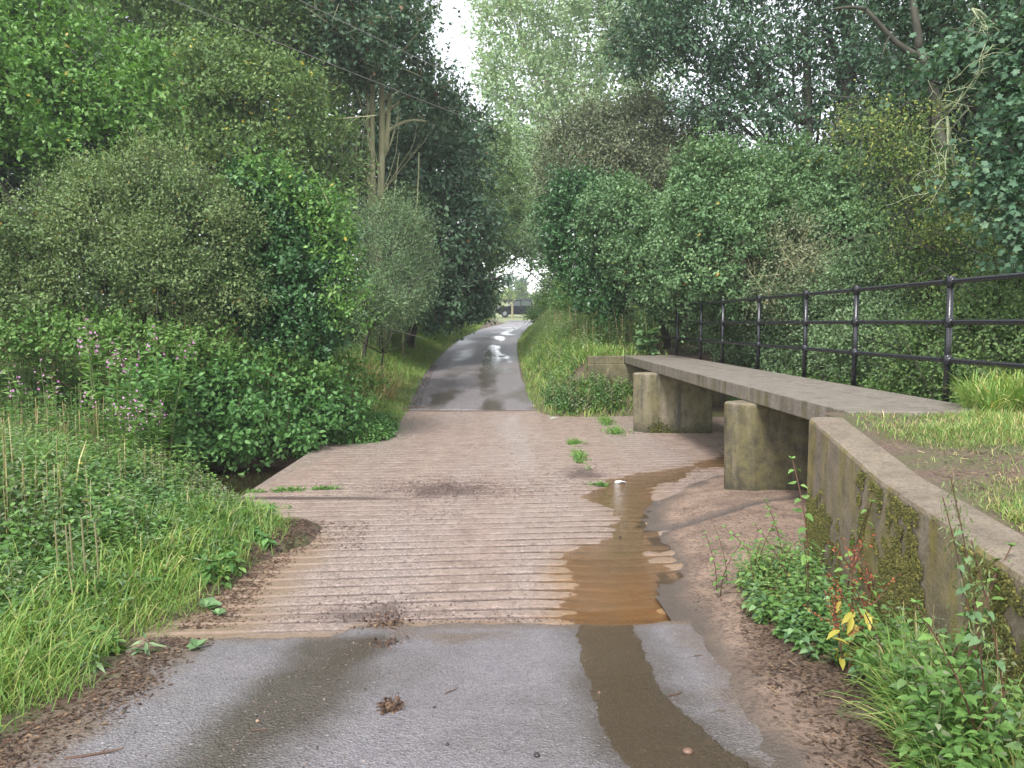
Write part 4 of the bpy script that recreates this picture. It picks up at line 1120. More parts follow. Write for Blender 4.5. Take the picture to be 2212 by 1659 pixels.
def dead_limb(mb, base):
    def br(a, d, L, r, dep):
        pts = [a]; dd = d.copy()
        for k in range(6):
            dd = unit(dd + rng.normal(size=3) * .26 + np.array([0, 0, -.05]))
            pts.append(pts[-1] + dd * L / 6)
        mb.tube([p - base for p in pts], np.linspace(r, r * .4, 7), 5)
        if dep > 0:
            for j in range(3 + dep):
                br(pts[int(rng.integers(1, 6))], unit(dd * .5 + rng.normal(size=3) * .8), L * rng.uniform(.35, .65), r * .5, dep - 1)
    s = at(2045, 250, 9.6)
    br(s, unit(np.array([-.5, -.3, .5])), .85, .011, 2); br(s, unit(np.array([.4, -.3, .3])), .9, .011, 2); br(s, unit(np.array([.0, -.2, -1])), 1.1, .012, 2); br(s, unit(np.array([-.6, -.2, -.3])), .7, .007, 1)
    s2 = at(2100, 20, 9.6); br(s2, unit(np.array([-.2, -.2, -.8])), .7, .011, 2); br(s2, unit(np.array([.5, -.2, -.4])), .6, .007, 1)
    mb.tube([p - base for p in curve_pts(at(2070, 420, 10.2), s, 5, .05)], np.linspace(.03, .016, 5), 6)
    mb.tube([p - base for p in curve_pts(at(2150, 60, 10.2), s2, 5, .05)], np.linspace(.03, .016, 5), 6)
dr_ = empty('dead_branches', at(2070, 420, 10.2), 'bare pale lichen covered dead twigs hanging in front of the dark foliage, upper right', 'dead branch')
mb = MB(); dead_limb(mb, np.array(dr_.location)); mb.build('twigs', M['bark_lichen'], dr_, smooth=True)
def oak_limbs(y0, spec):
    def f(mb, base):
        for (vx0, vy0, vx1, vy1, r0, r1, arch) in spec:
            a = at(vx0, vy0, y0); b = at(vx1, vy1, y0)
            mb.tube([p - base for p in curve_pts(a, b, 9, .03, arch)], np.linspace(r0, r1, 9), 9)
    return f
plant('oak_tree', 'big oak with a straight dark trunk, its crown against the sky above the ivy mound', 'tree',
      [vb(1560, 60, 24, 110, 90), vb(1650, 150, 24, 90, 60), vb(1700, 40, 24.5, 120, 90), vb(1480, 130, 24.5, 80, 80), vb(1790, 120, 24, 90, 70), vb(1850, 30, 24, 120, 90), vb(1580, 180, 24, 70, 50), vb(1420, 40, 25, 80, 90), vb(1530, -40, 24.5, 140, 70), vb(1900, 180, 23.5, 80, 60), vb(1640, 250, 23.5, 90, 40), vb(1540, 250, 24, 60, 40), vb(1770, 230, 24, 60, 50), vb(1740, -60, 24.5, 160, 70), vb(1370, 110, 25.5, 50, 60)],
      'bluetree', .12, 1.35, .5, 11, DIAMOND, .10, 'bark_dark', group=G_R, core=.5, gap=.2, foot=tuple(at(1840, 500, 23.6)[:2]), nlimb=1,
      extra=oak_limbs(23.6, [(1843, 420, 1833, 130, .30, .24, 0), (1833, 140, 1822, -60, .24, .17, 0), (1745, 420, 1738, 60, .16, .1, 0), (1742, 260, 1600, 110, .17, .06, -.12), (1660, 190, 1600, 190, .08, .04, .05), (1830, 160, 1760, 0, .1, .05, 0)]))
plant('beech_tree', 'dark tree with a forked trunk at the top right, behind the lichen covered twigs', 'tree',
      [vb(1990, 60, 15.5, 110, 90), vb(2090, 20, 15, 120, 100), vb(2180, 90, 15, 110, 90), vb(1950, 190, 16, 80, 60), vb(2040, 200, 15.6, 90, 60), vb(2160, 220, 15, 110, 70), vb(2280, 30, 15, 120, 160), vb(1960, -30, 15.5, 100, 60)],
      'darktree', .10, 1.2, .35, 12, DIAMOND, .1, 'bark_dark', group=G_R, core=.7, foot=(8.6, 15.4),
      extra=oak_limbs(14.4, [(2040, 330, 1985, 110, .10, .075, .02), (1990, 125, 1870, 20, .06, .035, -.06), (1985, 110, 1975, -40, .07, .05, 0), (1870, 20, 1790, 22, .035, .012, .06), (1930, 70, 1900, 130, .02, .008, .0)]))
for lab, bl in (('dense dark wood behind the ivy mounds on the right', [vb(1450, 430, 31, 130, 110), vb(1620, 430, 31, 140, 110), vb(1400, 560, 30, 120, 120), vb(1560, 600, 29, 150, 130)]),
                ('dense dark wood behind the evergreen at the right edge', [vb(1850, 420, 27, 130, 130), vb(2000, 250, 26, 170, 170), vb(2200, 200, 25, 200, 230), vb(1980, 620, 24, 200, 160), vb(2300, 500, 22, 200, 230), vb(1780, 640, 25, 140, 120)])):
    plant('woodland_tree', lab, 'tree', bl, 'yew', .18, 1.2, .5, 10, DIAMOND, .25, 'bark_dark', group='dark trees closing the background', core=1.3)
plant('roadside_thicket', 'bright leafy growth on the right verge where the lane disappears round the bend', 'shrub',
      [vb(1190, 640, 40, 34, 34), vb(1230, 640, 34, 40, 36), vb(1260, 660, 29, 44, 30), vb(1175, 672, 46, 28, 18), vb(1215, 690, 36, 40, 20), vb(1160, 690, 44, 20, 14)],
      'nettle', .09, 1.2, .3, 12, DIAMOND, .03, 'stem_green', group=G_R, core=.6, parts=('stem', 'foliage'))
# brambles over the pool
plant('bramble', 'bright bramble mass overhanging the dark pool left of the ford', 'bramble',
      [vb(430, 850, 12.2, 80, 60), vb(520, 840, 12.3, 80, 60), vb(610, 850, 12.6, 80, 60), vb(680, 880, 12.7, 60, 50), vb(470, 920, 11.9, 80, 50), vb(560, 910, 12, 70, 45), vb(650, 940, 12.3, 50, 36), vb(400, 930, 11.6, 50, 50), vb(330, 880, 11.4, 80, 80), vb(740, 900, 13.2, 55, 45), vb(450, 975, 11.6, 50, 34), vb(540, 965, 11.8, 60, 36), vb(620, 955, 12.0, 50, 34), vb(690, 925, 12.4, 40, 30), vb(400, 985, 11.3, 40, 34)],
      'bramble', .085, 1.35, .22, 12, OVATE, .015, 'stem_brown', core=.5, parts=('stem', 'foliage'), foot=(-4.6, 12.6), group=None)
plant('bramble', 'leafy bramble and nettle bank under the dark glossy bush beside the verge', 'bramble',
      [vb(600, 800, 12.8, 70, 40), vb(680, 820, 13, 70, 45), vb(760, 830, 14, 50, 50), vb(540, 790, 13, 60, 40), vb(480, 780, 13.2, 70, 50), vb(400, 790, 13, 80, 60)],
      'nettle', .08, 1.2, .2, 12, OVATE, .015, 'stem_brown', core=.4, parts=('stem', 'foliage'), foot=(-3.6, 13.4))

# ------------------------------------------------------------------ ground cover
def scatter(poly, n, mask=None, seed=0):
    xs = [p[0] for p in poly]; ys_ = [p[1] for p in poly]
    x = rng.uniform(min(xs), max(xs), n * 3); y = rng.uniform(min(ys_), max(ys_), n * 3)
    k = sdist(x, y, poly) < 0
    x, y = x[k], y[k]
    if mask is not None:
        k = rng.random(len(x)) < mask(x, y); x, y = x[k], y[k]
    return x[:n], y[:n]
def not_road(x, y, m=.03):
    a = (x < xl(y) - m) | (x > xr(y) + m) | (y > 68)
    f = (y > 4.5) & (y < 17.4)
    return np.where(f, sdist(x, y, SLAB) > m, a)
def grass(x, y, h, zf=None, lean=.35, mats=('grass',), tuft=1, wmul=1.0):
    n = len(x)
    z = (zf or H)(x, y) - .01
    P = np.stack([x, y, z], -1)
    if tuft > 1:
        P = np.repeat(P, tuft, 0); h = np.repeat(h, tuft); P[:, :2] += rng.normal(size=(len(P), 2)) * .025
    n = len(P)
    an = rng.uniform(0, 2 * math.pi, n); l = np.abs(rng.normal(size=n)) * lean
    D = np.stack([np.cos(an) * l, np.sin(an) * l, np.ones(n)], -1)
    N = np.stack([-np.cos(an), -np.sin(an), l], -1)
    S = h * rng.uniform(.6, 1.3, n)
    pick = rng.random(n)
    out = []
    e = np.linspace(0, 1, len(mats) + 1)
    for i, m in enumerate(mats):
        k = (pick >= e[i]) & (pick < e[i + 1])
        k2 = k & (rng.random(n) < .5); k1 = k & ~k2
        for kk, t_ in ((k1, BL1), (k2, BL2)):
            tt = (t_[0] * np.array([wmul, 1, 1]), t_[1])
            out.append((tt, P[kk], D[kk], N[kk], S[kk], m))
    return out
def herbs(x, y, h, leaf=.07, pairs=8, zf=None, mat='nettle', tmpl=OVATE, stem='stem_green', lean=.12, droop=.25, start=.15, spread=.04):
    n = len(x)
    z = (zf or H)(x, y)
    B = np.stack([x, y, z], -1)
    an = rng.uniform(0, 2 * math.pi, n); l = np.abs(rng.normal(size=n)) * lean
    Dr = unit(np.stack([np.cos(an) * l, np.sin(an) * l, np.ones(n)], -1))
    tt = (np.arange(pairs) + .5) / pairs * (1 - start) + start
    tt = tt[None, :] + rng.normal(size=(n, pairs)) * .02
    c = B[:, None] + Dr[:, None] * (tt * h[:, None])[..., None]
    a0 = rng.uniform(0, 6.28, (n, 1)) + np.arange(pairs)[None] * 1.6 + rng.normal(size=(n, pairs)) * .3
    Ps, Ds, Ns, Ss = [], [], [], []
    for s in (0, math.pi):
        a = a0 + s
        d = np.stack([np.cos(a), np.sin(a), -droop + rng.normal(size=a.shape) * .25 + (tt - .6) * .5], -1)
        nn = np.stack([rng.normal(size=a.shape) * .25, rng.normal(size=a.shape) * .25, np.ones(a.shape)], -1)
        sz = leaf * (1.15 - .55 * tt ** 2) * rng.uniform(.7, 1.25, a.shape)
        Ps.append((c + d * spread * .3).reshape(-1, 3)); Ds.append(d.reshape(-1, 3)); Ns.append(nn.reshape(-1, 3)); Ss.append(sz.ravel())
    out = [(tmpl, np.concatenate(Ps), np.concatenate(Ds), np.concatenate(Ns), np.concatenate(Ss), mat)]
    side = np.stack([np.sin(an + 1), np.cos(an + 1), np.zeros(n)], -1)
    out.append((STEM, B, Dr, side, h, stem))
    return out
def herbmix(x, y, h, mats, **k):
    v = n2(x, y, .9, 131, 2) * .9 + rng.normal(size=len(x)) * .3
    q = np.argsort(np.argsort(v)) / max(1, len(v)); out = []
    for i, m in enumerate(mats):
        m = m if isinstance(m, tuple) else (m, {})
        kk = (q >= i / len(mats)) & (q < (i + 1) / len(mats))
        a = dict(k); a.update(m[1]); hm = a.pop('hm', 1.0)
        out += herbs(x[kk], y[kk], h[kk] * hm, mat=m[0], **a)
    return out
def stuff(name, parts, label, cat):
    tag(cloudm(name, parts), label, cat, kind='stuff')

# left near verge: grass
P_ = [(-1.95, 1.2), (-1.98, 7.2), (-3.1, 7.9), (-3.0, 8.4), (-7.5, 8.6), (-7.5, 1.2)]
def m1(x, y): return sstep(.05, .45, -1.92 - x + n2(x, y, 2.5, 3) * .22) * (x > -4.4) * not_road(x, y)
x, y = scatter(P_, 42000, m1); g1 = grass(x, y, .14 + .16 * sstep(-2.0, -2.7, x) + .06 * n2(x, y, 1.5, 5), mats=('grass', 'grass', 'grass', 'dry_grass'), lean=.6)
stuff('grass', g1, 'long bright grass spilling over the verge on the near left', 'grass')
def hleft(x, y): return np.interp(-x, [2.1, 2.6, 3.2, 4.0, 6], [.12, .26, .5, .85, 1.05]) * (1 + .25 * n2(x, y, 1.2, 6)) * np.interp(y, [2, 4.5, 6, 8.5], [.6, .75, .95, .8])
x, y = scatter(P_, 6800, lambda x, y: sstep(.15, .9, -1.98 - x + n2(x, y, 1.4, 7) * .4))
hh = np.clip(hleft(x, y), .08, 1.5)
k = rng.random(len(x)) < .5
a = herbmix(x, y, hh, ['nettle', ('bright', {'lean': .3, 'leaf': .055, 'hm': .9}), ('willow', {'tmpl': NARROW, 'leaf': .1}), ('bramble', {'hm': .8, 'leaf': .095, 'tmpl': NETTLE}), 'nettle', ('ivylight', {'hm': .85}), ('olive', {'hm': 1.15, 'leaf': .045, 'stem': 'straw'})], leaf=.07, pairs=9)
a += grass(x[::5], y[::5], hh[::5] * .95, mats=('grass', 'dry_grass', 'grass'), tuft=3, wmul=.8)
stuff('undergrowth', a, 'thick nettles and brambles covering the near left bank above the pool', 'undergrowth')
x, y = scatter([(-4.6, 7.4), (-2.85, 7.75), (-3.15, 8.25), (-3.6, 8.9), (-6.5, 9.2), (-6.5, 7.4)], 900)
stuff('undergrowth', herbs(x, y, rng.uniform(.35, .75, len(x)), .075, 8, mat='nettle', lean=.3), 'leafy weeds leaning out over the near edge of the pool', 'undergrowth')
plant('bramble', 'leafy bramble tangle filling the bank below the hawthorn, behind the pink flowers', 'bramble',
      [vb(60, 730, 11.8, 80, 45), vb(170, 740, 11.8, 80, 45), vb(280, 750, 11.9, 80, 45), vb(380, 760, 12.0, 70, 40), vb(460, 770, 12.2, 60, 36), vb(-30, 740, 11.8, 80, 45)],
      'nettle', .065, 1.1, .25, 13, OVATE, .015, 'stem_brown', core=.6, parts=('stem', 'foliage'), foot=(-6.2, 12.3))
# willowherb bank across the pool
x, y = scatter([(-11, 8.9), (-5.1, 9.0), (-4.9, 11.6), (-4.2, 12.6), (-8, 13.5), (-13, 13)], 4200)
a = herbmix(x, y, rng.uniform(.7, 1.35, len(x)) * (1 + .25 * n2(x, y, .8, 3)) + .5 * sstep(12.4, 10, y), ['nettle', ('willow', {'tmpl': NARROW, 'leaf': .13}), ('bramble', {'leaf': .09, 'tmpl': OVATE}), ('nettle', {'hm': .8}), ('greygreen', {'stem': 'straw', 'leaf': .06})], leaf=.095, pairs=12, tmpl=DIAMOND)
stuff('undergrowth', a, 'tall green willowherb stand filling the far bank of the pool on the left', 'undergrowth')
# left bank behind, under the bushes and along the verge
def m3(x, y): return sstep(.7, 1.7, xl(y) - x + n2(x, y, 1, 4) * .4)
x, y = scatter([(-2.3, 13), (-2.3, 17), (-2.3, 30), (-2.0, 50), (-6, 50), (-9, 24), (-14, 13)], 9500, m3)
d = xl(y) - x
a = herbmix(x, y, np.clip(.12 + d * .38, .08, 1.1) * (1 + .4 * n2(x, y, 1.1, 5)), ['nettle', 'bright', ('olive', {'hm': 1.2, 'leaf': .05, 'stem': 'straw'}), 'willow', 'nettle'], leaf=.08, pairs=8, tmpl=DIAMOND)
stuff('undergrowth', a, 'weeds and nettles climbing the left bank of the lane up to the bushes', 'undergrowth')
def m4(x, y): return (xl(y) - x > .02) * (sdist(x, y, SLAB) > .03) * np.interp(y, [12, 20, 60], [1, 1, .5]) * sstep(3.0, 1.5, xl(y) - x)
x, y = scatter([(-1.9, 12.7), (-2.2, 17.5), (-2.3, 30), (-1.9, 50), (-1.4, 64), (-4, 64), (-5, 30), (-4.8, 12.8)], 70000, m4)
stuff('grass', grass(x, y, .12 + .16 * sstep(.1, 1.4, xl(y) - x) + .05 * n2(x, y, 1.3, 8), mats=('verge_grass', 'verge_grass', 'grass', 'dry_grass'), wmul=2.0), 'yellow green grass strip along the left edge of the lane', 'grass')
# dry fawn stalks on the left bank
x, y = scatter([(-2.7, 13.2), (-2.7, 20), (-3.6, 20), (-4.2, 13.5)], 900, lambda x, y: sstep(-.2, .5, n2(x, y, .9, 44)))
stuff('undergrowth', grass(x, y, rng.uniform(.5, .9, len(x)), mats=('straw', 'dry_grass'), tuft=3, wmul=.7), 'dry fawn grass stalks among the weeds on the left bank', 'dry grass')
x, y = scatter([(-3.2, 12.6), (-2.2, 12.8), (-2.0, 13.6), (-2.2, 15), (-3.4, 15), (-4.6, 13)], 1500)
stuff('undergrowth', herbs(x, y, rng.uniform(.08, .3, len(x)), .07, 5, mat='bramble', lean=.6), 'low leafy weeds spilling onto the far left corner of the concrete', 'undergrowth')
# right verge
def m5(x, y): return (x - xr(y) > .04) * np.where(y < 17.5, sdist(x, y, SLAB) > .03, 1) * np.interp(y, [12, 20, 60], [1, .8, .4])
x, y = scatter([(.4, 17.4), (.8, 16.4), (2.1, 16.4), (4, 16.5), (4.6, 19), (3.6, 30), (3, 60), (1.5, 62), (.2, 45), (.2, 30)], 46000, lambda x, y: m5(x, y) * sstep(3.2, 1.0, x - xr(y)))
stuff('grass', grass(x, y, .14 + .12 * sstep(.1, .8, x - xr(y)) + .05 * n2(x, y, 1.4, 9), mats=('verge_grass', 'grass', 'dry_grass'), wmul=2.0), 'grass along the right verge of the lane and down to the far bridge wall', 'grass')
x, y = scatter([(.7, 17.6), (4.4, 17.9), (5.5, 20), (5.5, 40), (3.2, 60), (1.8, 60), (.8, 44), (.45, 28)], 6500, lambda x, y: sstep(.1, .9, x - xr(y) + n2(x, y, 1, 4) * .35) * (1 - .8 * (x > 1.9) * (y < 19.4)))
d = x - xr(y)
stuff('undergrowth', herbmix(x, y, np.clip(.14 + d * .30, .08, .9) * (1 + .45 * n2(x, y, 1.1, 5)), ['nettle', ('bright', {'leaf': .05}), ('olive', {'hm': 1.25, 'leaf': .05, 'stem': 'straw'}), ('willow', {'hm': .8}), 'nettle'], leaf=.08, pairs=8, tmpl=DIAMOND) , 'tall weeds and brambles on the right verge beyond the footbridge', 'undergrowth')
x, y = scatter([(1.0, 16.5), (2.15, 16.6), (2.7, 17.4), (1.2, 17.5), (.7, 17.5)], 700)
stuff('undergrowth', herbmix(x[:380], y[:380], rng.uniform(.12, .55, 380), ['nettle', ('ivylight', {'leaf': .05}), ('olive', {'hm': 1.2, 'stem': 'straw'}), 'bramble'], leaf=.07, pairs=8, lean=.3), 'weeds growing against the far abutment wall beside the far pier', 'undergrowth')
# behind the footbridge
x, y = scatter([(4.7, 7), (4.5, 12), (4.6, 17), (9, 17), (12, 7)], 3600)
stuff('undergrowth', herbs(x, y, rng.uniform(.5, 1.1, len(x)), .09, 10, mat='nettle', tmpl=DIAMOND), 'dark nettles behind and below the footbridge deck', 'undergrowth')
x, y = scatter([(3.9, 9.3), (4.4, 9.3), (4.6, 13.8), (3.8, 14)], 260)
stuff('undergrowth', herbs(x, y, rng.uniform(.3, .6, len(x)), .10, 7, mat='bramble'), 'bright leafy weeds showing between the two bridge piers', 'undergrowth')
# bank top on the right
def zb(x, y): return zbank(x, y)
def m6(x, y): return sstep(-.08, .22, x - wx(y) - .27 + n2(x, y, 2.2, 6) * .15) * np.clip(.5 + n2(x, y, 1.3, 66) * 1.7, .08, 1)
x, y = scatter([(1.9, 1), (2.4, 4.4), (2.6, 6.3), (5.6, 6.5), (5.6, 1)], 70000, m6)
stuff('grass', grass(x, y, .07 + .05 * n2(x, y, 1.2, 7) + .05 * sstep(2.8, 4.5, x), zb, mats=('grass', 'nettle', 'dry_grass', 'nettle', 'dry_grass', 'straw'), lean=1.1, wmul=1.5, tuft=2), 'patchy grass and straw on top of the bank behind the retaining wall', 'grass')
stuff_bank = scatter([(2.2, 1), (2.4, 4.4), (2.7, 6.3), (6, 6.5), (6, 1)], 5000)
x, y = scatter([(3.75, 6.2), (4.5, 6.3), (4.5, 7.1), (3.95, 7.0)], 380)
stuff('grass', grass(x, y, np.full(len(x), .34), lambda x, y: zb(x, np.minimum(y, 6.5)), mats=('grass', 'dry_grass'), tuft=6, lean=.5), 'long grass tuft beside the nearest railing post at the bridge end', 'grass')
x, y = scatter([(2.3, 1.6), (2.6, 3.6), (3.1, 4.4), (5, 4.6), (5, 1.6)], 420, lambda x, y: sstep(.6, 1.3, x - wx(y)))
stuff('undergrowth', herbs(x, y, rng.uniform(.2, .5, len(x)), .07, 7, zb, mat='nettle'), 'young nettles on the bank at the right edge', 'undergrowth')
# foot of the wall, bottom right
def zs(x, y): return zsand(x, y)
x, y = scatter([(1.25, 1.2), (1.35, 2.4), (1.5, 3.0), (1.75, 3.6), (1.9, 3.7), (1.86, 2.7), (1.7, 1.2)], 9000, lambda x, y: sstep(0, .35, x - 1.22 + n2(x, y, 3, 5) * .15))
stuff('grass', grass(x, y, .17 + .12 * sstep(1.25, 1.7, x), zs, mats=('grass', 'grass', 'grass', 'dry_grass'), lean=.5), 'long grass growing at the foot of the retaining wall, bottom right', 'grass')

x, y = scatter([(1.5, 4.1), (1.45, 4.9), (1.6, 5.6), (1.9, 5.9), (2.15, 5.9), (2.0, 4.4), (1.88, 3.6), (1.7, 3.4)], 420, lambda x, y: (x < wx(y) - .03) * 1.0)
stuff('undergrowth', herbmix(x, y, rng.uniform(.08, .3, len(x)), ['nettle', 'ivylight', 'nettle', ('maple', {'leaf': .03})], leaf=.045, pairs=6, zf=zs, tmpl=NETTLE, lean=.35), 'low scruffy weeds between the nettles at the foot of the mossy wall', 'undergrowth')
x, y = scatter([(1.35, 2.3), (1.5, 3.0), (1.7, 3.7), (1.9, 3.7), (1.86, 2.7), (1.75, 2.2)], 200, lambda x, y: (x < wx(y) - .03) * 1.0)
stuff('undergrowth', herbmix(x, y, rng.uniform(.15, .5, len(x)), ['nettle', 'dull', ('olive', {'stem': 'straw', 'leaf': .03}), 'nettle'], leaf=.05, pairs=8, zf=zs, tmpl=NETTLE, lean=.3), 'scruffy leafy weeds mixed into the long grass at the bottom right', 'undergrowth')
# ---- litter and gravel
def flat(x, y, zf, s0, s1, mat, tmpl=DIAMOND, up=.006):
    n = len(x)
    P = np.stack([x, y, zf(x, y) + up * rng.random(n)], -1)
    an = rng.uniform(0, 6.28, n)
    D = np.stack([np.cos(an), np.sin(an), rng.normal(size=n) * .18], -1)
    N = np.stack([rng.normal(size=n) * .35, rng.normal(size=n) * .35, np.ones(n)], -1)
    return (tmpl, P, D, N, rng.uniform(s0, s1, n) , mat)
def ztop(x, y):
    return np.maximum(H(x, y), np.where((y > 4.75) & (y < 17.4) & (sdist(x, y, SLAB) < .2), zslab(x, y), np.where(y < 4.8, zroad(x, y), -9)))
def ml(x, y): return sstep(.28, .02, np.abs(x + 1.93 + np.interp(y, [2, 4.6, 7.5], [.03, .0, .08])) + n2(x, y, 3, 3) * .08)
x, y = scatter([(-1.5, 1.4), (-1.5, 7.6), (-2.5, 7.6), (-2.5, 1.4)], 9000, ml)
SLIVER = T_([(-.05, 0, 0), (.05, 0, .02), (.04, 1, .03), (-.04, 1, 0)], [(0, 1, 2, 3)])
a = [flat(x[:6500], y[:6500], ztop, .010, .032, 'litter'), flat(x[6500:], y[6500:], ztop, .02, .075, 'litter', SLIVER)]
x, y = scatter([(-1.2, 6.7), (-1.4, 7.7), (-2.8, 7.8), (-2.4, 6.7)], 1500)
a.append(flat(x, y, ztop, .008, .03, 'litter'))
stuff('leaf_litter', a, 'brown leaf litter and bark chips along the left edge of the road', 'leaf litter')
x, y = scatter([(1.02, 1.4), (1.15, 3.6), (1.35, 4.6), (1.6, 5.4), (2.1, 5.6), (2.0, 4.4), (1.8, 3), (1.65, 1.4)], 8000, lambda x, y: sstep(-.05, .4, x - 1.12 + n2(x, y, 3, 8) * .15))
a = [flat(x[:5500], y[:5500], zsand, .008, .032, 'litter'), flat(x[5500:], y[5500:], zsand, .02, .08, 'litter', SLIVER)]
x, y = scatter([(1.2, 5), (1.6, 8), (2.4, 8.6), (2.2, 5)], 700)
a.append(flat(x, y, zsand, .006, .022, 'litter'))
bx, by = stuff_bank
stuff('leaf_litter', [flat(bx[:2500], by[:2500], zbank, .01, .03, 'litter'), flat(bx[2500:], by[2500:], zbank, .02, .08, 'litter', SLIVER), flat(bx[:700] + .1, by[:700], zbank, .03, .09, 'straw', (SLIVER[0] * np.array([.5, 1, 1]), SLIVER[1]))], 'dead straw and leaf bits lying on the bank above the retaining wall', 'leaf litter')
stuff('leaf_litter', a, 'brown leaf litter and twigs on the sand at the foot of the retaining wall', 'leaf litter')
t = NT('pebbles'); g_ = t.n('ShaderNodeNewGeometry')
t.principled(t.ramp(g_.outputs['Random Per Island'], [(0, (.03, .022, .02)), (.6, (.11, .07, .055)), (.95, (.2, .14, .11)), (1, (.4, .33, .3))]), .4); M['pebble'] = t.m
def zslab2(x, y): return zslab(x, y) - .001
a = []
for (cx, cy, sx, sy, n) in ((-.75, 9.3, .62, .34, 5200), (-.95, 8.3, .22, .5, 500), (-.9, 5.15, .32, .2, 900), (-.55, 4.95, .6, .07, 500), (.9, 10.2, .3, .7, 900), (2.0, 9.75, .45, .3, 700), (-.6, 12.5, .7, .2, 250), (0, 9, 1.8, 3.2, 900)):
    x = cx + rng.normal(size=n) * sx; y = cy + rng.normal(size=n) * sy
    k = (sdist(x, y, SLAB) < -.05) & (y > 4.85); x, y = x[k], y[k]
    a.append(flat(x, y, zslab2, rng.choice([.006, .009]), .020, 'pebble', BLOB, .0))
x, y = -.95 + rng.normal(size=420) * .28, rng.uniform(1.8, 4.7, 420)
a.append(flat(x, y, zroad, .005, .014, 'pebble', BLOB, 0))
x, y = rng.uniform(-1.7, 1.0, 350), rng.uniform(1.8, 4.7, 350)
a.append(flat(x, y, zroad, .004, .010, 'pebble', BLOB, 0))
x, y = scatter([(1.2, 5), (1.8, 8.3), (2.6, 9.7), (3.8, 10), (3.8, 8.9), (2.3, 6.1), (2.0, 4.4)], 900)
a.append(flat(x, y, zsand, .005, .016, 'pebble', BLOB, 0))
x = xl(np.linspace(17.5, 26, 500)) + rng.uniform(-.05, .2, 500); a.append(flat(x, np.linspace(17.5, 26, 500), lambda x, y: zr(y) + .012, .02, .04, 'pebble', BLOB, 0))
x, y = rng.uniform(-1.9, 1.1, 1500), rng.uniform(1.6, 4.75, 1500)
a.append(flat(x, y, zroad, .003, .008, 'pebble', BLOB, 0))
stuff('gravel', a, 'small wet stones and grit washed over the concrete and the road', 'gravel')

# ------------------------------------------------------------------ individual plants
def join_part(parts, name, parent, org=None):
    return cloudm(name, parts, parent)
def nettle_proto(h, mat='nettle', pairs=7, leaf=.075, stemmat='stem_brown', name='nettle'):
    r = bpy.data.objects.new(name, None); COL.objects.link(r); r.empty_display_size = .1
    mb = MB(); lean = rng.normal(size=2) * .05
    pts = [(lean[0] * t * t * h * 3, lean[1] * t * t * h * 3, h * t) for t in np.linspace(0, 1, 6)]
    mb.tube(pts, np.linspace(.004, .0018, 6), 5); mb.build('stem', M[stemmat], r)
    P, D, N, S = [], [], [], []
    for i in range(pairs):
        t = .12 + .86 * (i + .5) / pairs
        c = np.array([lean[0] * t * t * h * 3, lean[1] * t * t * h * 3, h * t])
        a0 = i * math.pi / 2 + rng.normal() * .2
        for s in (0, math.pi):
            a = a0 + s
            P.append(c + np.array([math.cos(a), math.sin(a), 0]) * .012); D.append([math.cos(a), math.sin(a), -.25 + rng.normal() * .2]); N.append([rng.normal() * .2, rng.normal() * .2, 1])
            S.append(leaf * (1.2 - .6 * t) * rng.uniform(.8, 1.2))
    for k in range(4):
        a = k * math.pi / 2; P.append(np.array([lean[0] * h * 3, lean[1] * h * 3, h])); D.append([math.cos(a), math.sin(a), .5]); N.append([0, 0, 1]); S.append(leaf * .4)
    cloud('leaves', NETTLE, np.array(P), np.array(D, float), np.array(N, float), np.array(S), M[mat], r)
    return r
protos = [nettle_proto(.42, pairs=8, leaf=.047), nettle_proto(.34, pairs=8, mat='dull', leaf=.045), nettle_proto(.5, pairs=9, leaf=.05)]
spots = []
for i in range(26):
    vx = rng.uniform(1545, 1850); 
    y = rng.uniform(4.3, 5.7)
    x = np.interp(y, [4.0, 5.9], [1.55, 1.75]) + rng.normal() * .16
    if x > wx(y) - .05: x = wx(y) - .1
    spots.append((x, y))
used = set()
def drop(i, x, y, z, label, group, sc=None):
    p = protos[i]
    if i in used: o = copy_tree(p)
    else: o = p; used.add(i)
    o.location = (x, y, z); o.rotation_euler = (rng.normal() * .1, rng.normal() * .1, rng.uniform(0, 6.28))
    s = sc or rng.uniform(.75, 1.15); o.scale = (s, s, s)
    return tag(o, label, 'nettle', group)
spots.sort(key=lambda p: p[0] / p[1])
ORD1 = ['leftmost nettle'] + [w + ' nettle from the left' for w in 'second third fourth fifth sixth seventh eighth ninth tenth eleventh twelfth thirteenth fourteenth fifteenth sixteenth seventeenth eighteenth nineteenth twentieth twenty-first twenty-second twenty-third twenty-fourth twenty-fifth twenty-sixth'.split()]
for i, (x, y) in enumerate(spots):
    drop(i % 3, x, y, float(zsand(np.array([x]), np.array([y]))[0]) - .01, ORD1[i] + ' in the low clump on the sand before the mossy wall', 'nettles in the clump at the wall foot')
for ii, (x, y, s) in enumerate(sorted(((1.72, 3.6, 1.2), (1.66, 3.25, 1.15), (1.6, 3.0, 1.35), (1.76, 3.9, 1.0), (1.5, 2.75, 1.0), (1.58, 2.55, 1.3), (1.45, 2.5, .9), (1.68, 2.9, 1.5)), key=lambda p: p[0] / p[1])):
    drop(2, x, y, float(zsand(np.array([x]), np.array([y]))[0]), ORD1[ii].replace('nettle', 'taller nettle') + ' in the long grass at the wall, bottom right', 'nettles in the long grass by the wall', s)
def drop_one(x, y, s, label):
    o = drop(2, x, y, float(zsand(np.array([x]), np.array([y]))[0]), label, None, s)
    if 'group' in o: del o['group']
    return o
drop_one(1.88, 4.95, 1.75, 'tall single nettle rising in front of the mossy wall near its corner')
drop_one(1.97, 4.6, 1.5, 'slim nettle leaning against the wall just right of the tallest one')
